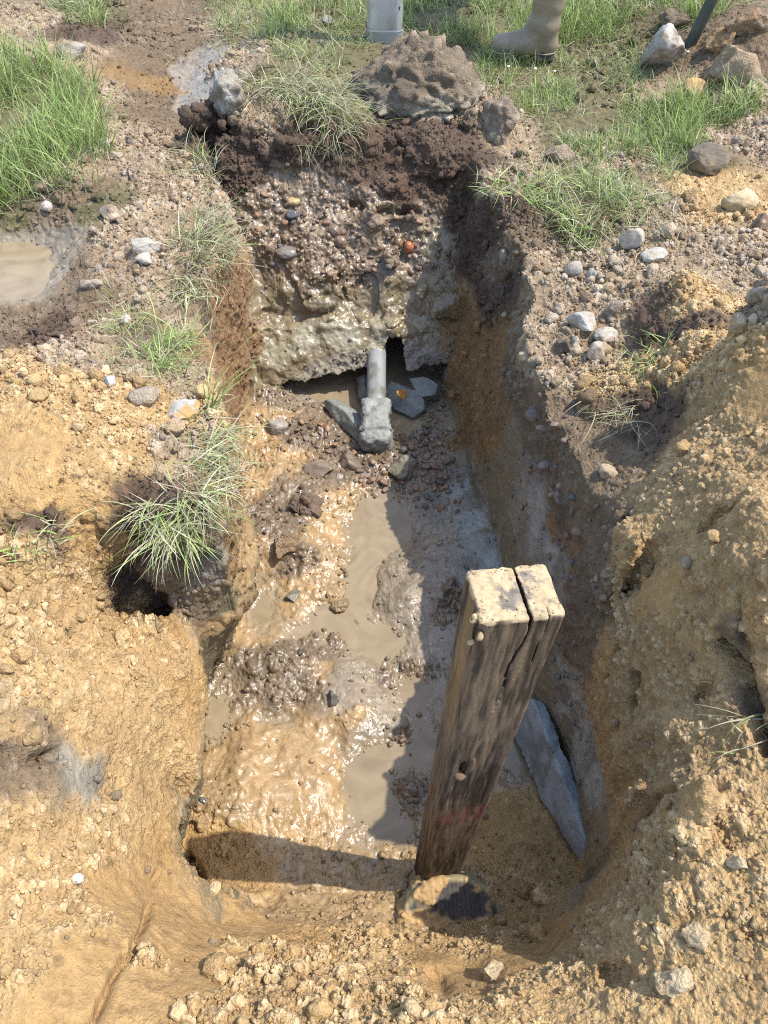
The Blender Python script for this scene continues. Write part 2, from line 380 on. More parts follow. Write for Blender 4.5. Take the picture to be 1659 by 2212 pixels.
# undercut of the left wall: the dig leans out below the lip
kx = sstep(-.12, -.34, V[:, 0]) * sstep(1.85, 1.45, V[:, 1]) * sstep(.30, .5, V[:, 1])
V[:, 0] -= 0.115 * kx * np.clip((-.34 - V[:, 2]) / .34, 0, 1) * sstep(-.64, -.50, V[:, 0])
q = q.astype(np.int32)[:, ::-1].copy()
ME = new_mesh('ground', V, q)
N = normals(ME)
if N[V[:, 2] > -.6][:, 2].mean() < 0:
    ME = new_mesh('ground', V, q[:, ::-1].copy()); N = normals(ME)

# ------------------------------------------------------------------ what the viewer can point at: first surface point under a place in the view
class View:
    def __init__(s, V, cell=5.0):
        s.cell = cell; px, py, d = project(V)
        s.w, s.h = int(1900 / cell), int(2500 / cell)
        i = ((px + 120) / cell).astype(int); j = ((py + 140) / cell).astype(int)
        ok = (d > .1) & (i >= 0) & (i < s.w) & (j >= 0) & (j < s.h)
        idx = np.where(ok)[0]; key = j[idx] * s.w + i[idx]
        o = np.lexsort((d[idx], key)); key, idx = key[o], idx[o]
        first = np.ones(len(key), bool); first[1:] = key[1:] != key[:-1]
        s.buf = np.full(s.w * s.h, -1); s.buf[key[first]] = idx[first]
    def __call__(s, px, py):
        i, j = int((px + 120) / s.cell), int((py + 140) / s.cell)
        for r in range(0, 6):
            for dj in range(-r, r + 1):
                for di in range(-r, r + 1):
                    if max(abs(di), abs(dj)) == r and 0 <= i + di < s.w and 0 <= j + dj < s.h:
                        k = s.buf[(j + dj) * s.w + i + di]
                        if k >= 0: return k
        return 0
VW = View(V)

# ------------------------------------------------------------------ soils
#        colour A, colour B, rough, lump, crumb25, crumb10, fine, sheen of stones
SOIL = {
 's': ((.50,.353,.178), (.41,.272,.13), .95, .012, 1.0, 1.0),     # dry crumbly sand
 'f': ((.44,.305,.155), (.36,.24,.115), .93, .012, .32, .95),    # compact tan face
 'p': ((.40,.255,.11), (.45,.295,.135), .9, .004, .05, .22),    # damp sand pressed smooth
 'o': ((.39,.245,.102), (.46,.305,.135), .9, .006, .34, .8),     # smooth damp ochre sand
 't': ((.38,.295,.195), (.27,.195,.125), .95, .018, 1.1, 1.1),      # pale crumbly topsoil
 'k': ((.115,.07,.04), (.07,.042,.025), .75, .022, 1.1, 1.0),     # dark damp soil
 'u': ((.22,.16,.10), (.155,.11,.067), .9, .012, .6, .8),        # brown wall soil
 'g': ((.135,.09,.05), (.215,.155,.095), .25, .024, .75, .4),        # wet gravelly wall
 'y': ((.33,.315,.26), (.24,.225,.175), .4, .010, .2, .3),     # pale grey clay
 'e': ((.30,.265,.18), (.22,.185,.11), .24, .012, .06, .12),     # pale ledge
 'n': ((.335,.22,.105), (.25,.165,.08), .17, .020, .12, .18),     # slumped wet mud
 'c': ((.225,.175,.10), (.14,.105,.056), .2, .020, .10, .15),     # wet olive clay
 'b': ((.25,.215,.155), (.17,.145,.105), .55, .010, .5, .6),         # blue grey clay
 'm': ((.33,.215,.10), (.235,.16,.082), .22, .020, .7, .55),      # wet tan mud
 'd': ((.18,.13,.08), (.115,.082,.05), .24, .014, 1.2, .9),      # wet dark grit
 'w': ((.25,.195,.13), (.19,.15,.10), .22, .010, .25, .25),     # smooth grey brown mud
 'r': ((.28,.155,.07), (.20,.125,.065), .75, .012, .5, .8),        # rusty orange soil
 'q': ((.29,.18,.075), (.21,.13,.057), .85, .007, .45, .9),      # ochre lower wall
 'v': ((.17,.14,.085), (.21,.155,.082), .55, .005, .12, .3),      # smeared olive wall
 'G': ((.17,.145,.075), (.12,.105,.05), .95, .012, .5, .5),       # soil under grass
}
ZP = []
def zp(z, *pts):
    for a in pts: ZP.append((a[0], a[1], z))
zp('G',(60,150),(30,330),(150,300),(100,230),(200,430),(30,420),(560,60),(650,100),(720,60),(620,180),(700,230),(950,40),(1050,90),(1150,180),(1300,100),(1250,230),(1400,60),(1200,300),(1400,280),(1550,250),(1480,330),(1300,400),(1250,470),(1050,160),(200,20))
zp('t',(100,40),(150,110),(260,200),(480,60),(520,120),(290,290),(200,350),(330,380),(420,430),(280,480),(230,560),(380,560),(300,620),(400,700),(150,780),(330,780),(400,830),(1080,400),(1130,300),(1300,330),(1400,430),(1350,540),(1200,560),(1160,610),(1280,660),(1200,740),(1180,800),(1300,760),(1400,600),(1600,600),(1600,520),(1550,580),(1640,660),(360,950),(1000,200),(1600,300),(240,690),(560,250))
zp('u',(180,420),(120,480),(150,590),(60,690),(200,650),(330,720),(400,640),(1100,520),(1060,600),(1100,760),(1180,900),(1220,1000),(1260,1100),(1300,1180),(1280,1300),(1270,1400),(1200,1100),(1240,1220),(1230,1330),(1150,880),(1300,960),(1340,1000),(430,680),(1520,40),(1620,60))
zp('w',(410,170),(418,220),(400,140),(60,560),(110,600),(120,500))
zp('k',(440,270),(520,320),(620,310),(730,330),(650,290),(860,420),(960,380),(1000,450),(540,370),(500,420),(820,330),(900,330),(1050,470),(1100,450),(1020,400),(300,1230),(330,1180),(250,1280),(270,1110),(350,1290),(90,1120),(1430,640),(1400,700),(1350,930),(1420,920),(1120,600),(1240,480),(180,60),(100,690),(320,1120),(1010,530),(1050,620),(30,400),(1400,870),(1480,700))
zp('g',(600,400),(700,430),(620,500),(700,540),(800,520),(880,520),(760,600),(660,580),(580,560),(900,470),(950,560),(820,460),(560,450),(740,480))
zp('c',(620,640),(700,650),(800,650),(600,730),(700,740),(780,720),(880,640),(930,600),(900,700),(850,690),(560,780),(570,640),(640,790),(940,520),(960,640),(610,690),(750,690))
zp('b',(880,780),(840,780),(660,810),(740,800),(950,1100),(1010,1080),(1050,1180),(1000,1020),(1030,1220),(780,790),(450,1230),(1210,1500),(1240,1560),(1270,1650),(1120,1050),(1130,1120),(1180,1180),(1210,1210))
zp('r',(480,640),(500,720),(470,780),(510,820),(500,900),(470,620),(540,580),(520,540),(520,700),(550,740),(490,980),(500,1060),(1190,1140),(1220,1190),(440,750))
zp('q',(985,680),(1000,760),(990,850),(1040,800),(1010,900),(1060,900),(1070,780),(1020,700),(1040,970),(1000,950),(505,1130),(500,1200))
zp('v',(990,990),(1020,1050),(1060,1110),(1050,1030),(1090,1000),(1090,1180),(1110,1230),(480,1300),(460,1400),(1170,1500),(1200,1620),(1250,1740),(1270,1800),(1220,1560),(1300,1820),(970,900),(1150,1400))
zp('m',(560,920),(600,880),(520,980),(560,1030),(520,1120),(620,1000),(740,1090),(700,1150),(720,1220),(560,1180),(520,1260),(600,1290),(690,1260),(700,1300),(620,1800),(700,1830),(850,1830),(620,1870),(800,1900),(580,1950),(700,1960),(860,1950),(720,1900),(500,1560),(1070,1660),(1000,1900),(480,1700))
zp('d',(640,1070),(580,1140),(650,1210),(620,1130),(600,1050),(700,1010),(560,1430),(620,1400),(680,1380),(520,1480),(600,1480),(660,1460),(700,1420),(860,960),(920,940),(780,960),(700,900),(640,930),(950,1000),(820,1010),(600,860),(870,1600),(870,1680),(880,1460),(960,1290))
zp('w',(900,1150),(880,1240),(930,1280),(840,1320),(960,1180),(740,1430),(760,1500),(800,1560),(900,1380),(980,1400),(1000,1480),(740,1460),(860,1520),(820,1640),(1020,1320),(980,1100),(960,1500))
zp('o',(60,1000),(100,1080),(180,1120),(60,920),(230,1180),(360,1350),(390,1480),(410,1560),(370,1820),(500,1880),(440,1840),(560,1890),(1130,1800),(1100,1760),(1180,1830),(1220,1880),(1150,1900),(1050,1830),(1330,1820),(1330,1770),(1100,1980),(620,2020),(1290,1420),(1290,1500),(1310,1580))
zp('s',(50,800),(30,850),(150,870),(250,900),(300,960),(200,1000),(350,880),(150,830),(60,1200),(180,1260),(130,1320),(60,1400),(200,1400),(100,1500),(250,1500),(60,1580),(180,1600),(280,1570),(240,1700),(350,1610),(370,1690),(180,1780),(250,1830),(50,1800),(60,1950),(150,1980),(50,2100),(300,2080),(450,2180),(520,2100),(600,2120),(650,2060),(560,2050),(700,2110),(780,2160),(870,2180),(700,2200),(780,2060),(860,2090),(1000,2200),(1150,2120),(1250,2050),(1200,2170),(1300,2150),(1400,2100),(1500,2050),(1600,2100),(1400,1980),(1500,1950),(1600,1900),(1320,1950),(1450,1850),(1550,1800),(1640,1780),(1400,1900),(1500,2180),(1640,2000),(1350,2050),(1050,2040),(1460,600),(1520,640),(1480,640),(1440,780),(1500,740),(1560,760),(1620,720),(1480,800),(1400,800),(1550,440),(1500,400),(1620,450),(1330,800),(450,860),(310,1370),(340,1500),(380,1420),(290,1640),(330,1740),(270,1330),(380,1560),(200,1980))
zp('f',(1560,860),(1480,960),(1560,960),(1640,960),(1420,1050),(1500,1100),(1600,1150),(1450,1200),(1550,1250),(1400,1350),(1500,1400),(1600,1450),(1450,1500),(1380,1500),(1550,1600),(1450,1650),(1400,1700),(1550,1700),(1350,1620),(1380,1180),(1420,1130),(1350,1350),(1640,1250),(1640,1350),(1500,1300),(1550,1500),(1640,1600),(1400,1580),(1480,1570))
zp('t',(1490,200),(1540,200),(1600,180),(1640,250))
zp('u',(1560,80),(1640,130),(1500,110))
zp('u',(70,1570),(50,1630),(110,1640),(1570,1390),(1600,1500))
zp('p',(300,1900),(250,1960),(300,2000),(130,2080),(200,2120),(130,2180),(400,2120),(430,2060),(420,1960),(380,1920),(500,1990),(280,2130),(350,2060),(230,2050),(180,2180),(350,2180),(560,2000),(950,2090),(1000,2130),(1180,2030),(1080,2090),(1640,840),(60,940),(40,990),(1390,1300),(1430,1260))
zp('e',(580,745),(640,737),(700,730),(760,724),(810,728),(610,748),(730,728))
zp('n',(560,1600),(640,1620),(720,1650),(560,1700),(660,1720),(740,1740),(600,1660),(690,1690),(500,1650),(520,1580),(620,1580),(480,1340),(560,1360),(640,1340),(700,1430),(780,1800),(700,1600),(760,1540))
zp('y',(1020,1120),(1045,1175),(1065,1210),(1000,1060),(1030,1230),(1080,1245),(1215,1530),(1245,1600),(1272,1680),(1150,1110),(1185,1185))
zp('d',(400,1260),(430,1300))
zp('u',(370,1235),(350,1265),(385,1205))
zp('u',(330,150),(360,115),(330,230),(300,205),(355,60),(350,20),(390,90),(370,250))
zp('q',(295,165),(340,180))
zp('b',(150,1650),(195,1665))
ZK_ = list(SOIL)
ZC = np.array([V[VW(a, b)] for a, b, _ in ZP], f32)
ZI = np.array([ZK_.index(z) for _, _, z in ZP])
TAB = np.array([list(SOIL[k][0]) + list(SOIL[k][1]) + list(SOIL[k][2:]) for k in ZK_], f32)
def soils(P, power=4.0, wobble=.035):
    Q = P + wobble * np.stack([fbm(P, .10, 4, 71, .75), fbm(P, .10, 4, 83, .75), fbm(P, .10, 4, 97, .75)], 1).astype(f32) * 1.5
    out = np.empty((len(P), TAB.shape[1]), f32)
    onehot = TAB[ZI]
    for i in range(0, len(P), 60000):
        q = Q[i:i + 60000]
        d2 = (q * q).sum(1)[:, None] + (ZC * ZC).sum(1)[None] - 2 * q @ ZC.T
        w = (np.maximum(d2, 0) + 4e-4) ** -power
        out[i:i + 60000] = (w @ onehot) / w.sum(1)[:, None]
    return out
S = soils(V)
lump, c25, c10 = S[:, 7], S[:, 8], S[:, 9]
dry = np.clip((S[:, 6] - .6) / .3, 0, 1)
# coarse, then crumbs, then grains
px_, py_, dep = project(V)
D = lump * (fbm(V, .11, 4, 101) * 1.6)
wetk = np.clip((.6 - S[:, 6]) / .3, 0, 1)
D += .4 * lump * wetk * (np.round(fbm(V, .16, 3, 103) * 7) / 7) * 2.2
patch = np.clip(0.72 + 0.9 * fbm(V, .22, 3, 111), 0.15, 1.3)
big_ = np.clip(-.1 + 1.6 * fbm(V, .30, 3, 113), 0, 1)
D += c25 * patch * crumbs(V, .050, 1, .6) * .55 + c25 * big_ * crumbs(V, .095, 4, .5) * .5
V2 = V + N * D[:, None]
ME.vertices.foreach_set('co', V2.ravel()); ME.update(); N = normals(ME)
D = c25 * patch * (crumbs(V2, .026, 2, .75) * .7) + (c10 * dry) * .006 * fbm(V2, .020, 3, 119, .8) + c10 * np.clip(patch + .2, .55, 1.25) * (crumbs(V2, .0135, 3, .75) * .85 + crumbs(V2, .0075, 8, .75) * .6)
D += (0.0016 + 0.003 * np.clip(lump / .012, 0, 1)) * fbm(V2, .02, 3, 121)
V3 = V2 + N * D[:, None]
# cracks and gouges, as lines on the surface
def crack(pts, depth, width, wig=.012):
    P = [V3[VW(*a)] for a in pts]
    Vw = V3 + wig * np.stack([vnoise(V3, .05, 5), vnoise(V3, .05, 6), vnoise(V3, .05, 7)], 1)
    lo, hi = np.min(P, 0) - .1, np.max(P, 0) + .1
    m = np.where(((V3 > lo) & (V3 < hi)).all(1))[0]
    if not len(m): return
    d = np.full(len(m), 9.0)
    for a, b in zip(P[:-1], P[1:]):
        e = b - a; w = Vw[m] - a; tt = np.clip((w @ e) / (e @ e + 1e-9), 0, 1)
        d = np.minimum(d, np.linalg.norm(w - tt[:, None] * e, axis=1))
    V3[m] -= N[m] * (depth * np.exp(-(d / width) ** 2))[:, None]
crack([(345,1880),(320,1960),(270,2060),(235,2150),(205,2215)], .022, .008)
crack([(490,2020),(470,2110),(440,2200)], .016, .006)
crack([(1545,1380),(1580,1440),(1620,1530),(1659,1600)], .06, .014)
crack([(1330,1180),(1315,1300),(1330,1400),(1300,1480)], .035, .010)
crack([(388,1790),(396,1850),(430,1885),(500,1930)], .07, .012)
crack([(120,990),(130,1050),(110,1100),(190,1130)], .02, .007)
crack([(0,1600),(60,1640),(130,1620)], .03, .012)
crack([(1390,1760),(1460,1700),(1560,1700)], .02, .008)
crack([(545,705),(700,690),(830,700)], .022, .007)
crack([(590,690),(660,640),(740,625),(775,690)], .016, .006)
crack([(1430,760),(1410,820),(1420,880)], .02, .006)
crack([(760,435),(830,450),(900,455)], .05, .014)
crack([(1320,1420),(1375,1460),(1360,1530)], .03, .01)
crack([(1640,1200),(1590,1330),(1610,1450)], .02, .006)
ME.vertices.foreach_set('co', V3.astype(f32).ravel()); ME.update(); N = normals(ME)
# colour: mix of two tones per soil, pale dry grains, iron and dark specks
wl = (sstep(.45, .75, N[:, 0]) * sstep(-.30, -.40, V3[:, 2]) * (V3[:, 0] < -.28) * (V3[:, 1] < 1.5) * sstep(-.72, -.66, V3[:, 2]))[:, None]
S[:, :6] = S[:, :6] * (1 - wl) + np.array([.17, .14, .085, .12, .10, .06], f32) * wl; S[:, 6] = S[:, 6] * (1 - wl[:, 0]) + .4 * wl[:, 0]
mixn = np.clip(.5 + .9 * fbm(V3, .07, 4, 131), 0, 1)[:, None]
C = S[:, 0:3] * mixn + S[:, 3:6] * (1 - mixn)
C = C * (1 + .16 * fbm(V3, .012, 2, 141))[:, None]
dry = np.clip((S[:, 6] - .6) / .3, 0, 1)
grain = np.clip(D / .012, 0, 1) * dry                      # proud crumbs drier and paler; hollows between darkened too, as painted shade
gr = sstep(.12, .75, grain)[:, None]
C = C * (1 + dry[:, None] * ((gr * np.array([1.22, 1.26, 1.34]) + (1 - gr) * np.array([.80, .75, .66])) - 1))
sp1 = (vnoise(V3, .02, 151) > .62) * dry
C = C * (1 - .25 * sp1)[:, None]
R = S[:, 6] + .12 * fbm(V3, .05, 3, 161)
wetp = (1 - dry) * (fbm(V3, .08, 3, 171))
R = np.clip(R + .32 * wetp, .27, 1)
silt = (sstep(WZ + .014, WZ + .002, V3[:, 2] + .008 * fbm(V3, .05, 3, 181)) * .8)[:, None]
C = C * (1 - silt) + np.array([.225, .170, .102]) * silt; R = R * (1 - silt[:, 0]) + .2 * silt[:, 0]
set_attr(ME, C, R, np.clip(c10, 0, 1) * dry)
ME.materials.append(M_EARTH)
tag(link(ME, 'ground'), kind='structure')
VW = View(V3)
VG = V3
def hit(px, py): return VG[VW(px, py)]
def hitn(px, py):
    k = VW(px, py); return VG[k], N[k], C[k]
# level lookup: top of the ground at (x, y)
GX, GY, GS = -2.8, -.5, .015
_gw, _gh = int(5.6 / GS), int(6.2 / GS)
_TOP = np.full(_gw * _gh, -9.0, f32)
_k = np.clip(((V3[:, 1] - GY) / GS).astype(int), 0, _gh - 1) * _gw + np.clip(((V3[:, 0] - GX) / GS).astype(int), 0, _gw - 1)
np.maximum.at(_TOP, _k, V3[:, 2])
_TOP = _TOP.reshape(_gh, _gw)
def top(x, y):
    j, i = min(max(int((y - GY) / GS), 0), _gh - 1), min(max(int((x - GX) / GS), 0), _gw - 1)
    z = _TOP[j, i]; return float(z) if z > -5 else 0.0

# field all round, out to the horizon
b_ = [(-1.42, -.45), (1.42, -.45), (1.42, 0), (1.7 * SJ[-1], 5.6), (-1.7 * SJ[-1], 5.6), (-1.42, 0)]
o_ = [(-150, -150), (150, -150), (150, 0), (150, 150), (-150, 150), (-150, 0)]
fv = np.array([(x, y, -.012) for x, y in b_] + [(x, y, -.012) for x, y in o_], f32)
ff = np.array([[i, (i + 1) % 6, 6 + (i + 1) % 6, 6 + i] for i in range(6)])[:, ::-1]
tag(link(new_mesh('field', fv, ff, (.20, .165, .085), .95, M_EARTH, False), 'field'), kind='structure')

# muddy water in the bottom of the trench and in the rut on the left
def water_mat():
    m, t, b = principled('muddy_water')
    Nn, L = t.nodes, t.links
    tc = Nn.new('ShaderNodeTexCoord')
    n = Nn.new('ShaderNodeTexNoise'); n.inputs['Scale'].default_value = 5; n.inputs['Detail'].default_value = 8; n.inputs['Distortion'].default_value = 3.5
    r = Nn.new('ShaderNodeValToRGB'); r.color_ramp.elements[0].position = .3; r.color_ramp.elements[1].position = .7
    r.color_ramp.elements[0].color = (.185, .138, .082, 1); r.color_ramp.elements[1].color = (.265, .205, .125, 1)
    n2 = Nn.new('ShaderNodeTexNoise'); n2.inputs['Scale'].default_value = 26; n2.inputs['Detail'].default_value = 2
    bp = Nn.new('ShaderNodeBump'); bp.inputs['Strength'].default_value = .05; bp.inputs['Distance'].default_value = .01
    L.new(tc.outputs['Object'], n.inputs['Vector']); L.new(tc.outputs['Object'], n2.inputs['Vector'])
    L.new(n.outputs['Fac'], r.inputs['Fac']); L.new(r.outputs['Color'], b.inputs['Base Color'])
    L.new(n2.outputs['Fac'], bp.inputs['Height']); L.new(bp.outputs['Normal'], b.inputs['Normal'])
    b.inputs['Roughness'].default_value = .04; b.inputs['IOR'].default_value = 1.33
    return m
M_WATER = water_mat()
def sheet(name, pts, z):
    v = np.array([(x, y, z) for x, y in pts], f32)
    o = link(new_mesh(name, v, np.arange(len(v))[None]), name); o.data.materials.append(M_WATER); tag(o, kind='structure')
sheet('water', [(-.6, .45), (.58, .45), (.5, 1.2), (.36, 1.9), (.3, 2.72), (-.4, 2.72), (-.6, 2.2)], WZ)
pc = at(0, 560, -.05)
pzs = np.sort([top(pc[0] + .20 * math.cos(a), pc[1] + .28 * math.sin(a)) for a in np.linspace(-1.4, 1.4, 15)])
sheet('puddle', [(pc[0] + .26 * math.cos(a), pc[1] + .36 * math.sin(a)) for a in np.linspace(0, 2 * math.pi, 28, endpoint=False)], float(pzs[2]) - .010)

# ------------------------------------------------------------------ stones, clods, pebbles
def shape_rock(V0, r, seed, rough=.18, facets=6, flat=.75, fine=.05):
    """a stone: unit sphere cut by random planes, then roughened; r = three half sizes"""
    rr = np.random.default_rng(seed)
    P = V0.copy()
    for _ in range(facets):
        n = rr.normal(size=3); n /= np.linalg.norm(n)
        d = flat * rr.uniform(.75, 1.15)
        o = P @ n - d
        P = P - np.maximum(o, 0)[:, None] * n * .97
    P = P * (1 + rough * fbm(P + seed * 1.7, .9, 3, seed))[:, None]
    P = P * (1 + fine * fbm(P + seed, .28, 4, seed + 5))[:, None]
    return (P * np.asarray(r)).astype(f32)
def rock_col(P, r, col, seed, var=.25, col2=None):
    m = fbm(P / max(r) + seed, .5, 4, seed)
    c = np.asarray(col)[None] * (1 + var * m[:, None])
    if col2 is not None:
        k = sstep(.05, .3, fbm(P / max(r) + seed, .7, 3, seed + 9))[:, None]
        c = c * (1 - k) + np.asarray(col2)[None] * k
    return c
def stone(name, label, cat, px, py, wpx, hpx, col, seed, rough=.27, facets=11, flat=.66, fine=.10, sub=4, sink=.44, col2=None, rz=None, rgh=.9, group='stones and clods round the trench', mat=None, tall=1.0, crumbly=0):
    P, n, c = hitn(px, py + hpx * .25)
    d = project(P[None])[2][0]
    w, h = wpx * d / F, hpx * d / F
    r = (w / 2, max(w * .38, h * .45), h / 2 * tall)
    V0, Fc = ICO[sub]
    Q = shape_rock(V0, r, seed, rough, facets, flat, fine)
    if crumbly: Q = Q + V0 * (crumbs(Q + seed, .045, seed, .6) * .6 + crumbs(Q + seed, .02, seed + 1, .7) * .7)[:, None] * crumbly
    cc = rock_col(Q, r, col, seed, .25, col2)
    if rgh > .6:
        du = sstep(-.15, .22, fbm(Q / max(r) + seed, .35, 4, seed + 3) - .35 * V0[:, 2])[:, None] * .85
        cc = cc * (1 - du) + (.6 * np.asarray(c) + .4 * np.array([.26, .195, .13])) * du
    me = new_mesh(name, Q, Fc, cc, rgh, mat or (M_EARTH if 'clod' in name else M_STONE))
    if 'clod' in name: set_attr(me, crumb=.8)
    nn = Vector(n) * .6 + Vector((0, 0, .6))
    nn.normalize()
    o = link(me, name, None, Vector(P) + nn * r[2] * (1 - 2 * sink))
    o.rotation_euler = (0, 0, rz if rz is not None else random.uniform(-.4, .4))
    return tag(o, label, cat, group)
PALE, WHITE, GREY, BUFF, BRN, DRK = (.28,.225,.16), (.33,.295,.235), (.225,.19,.15), (.36,.25,.13), (.20,.145,.10), (.10,.075,.055)
OCH = (.36,.21,.085)
CT = 'stone'
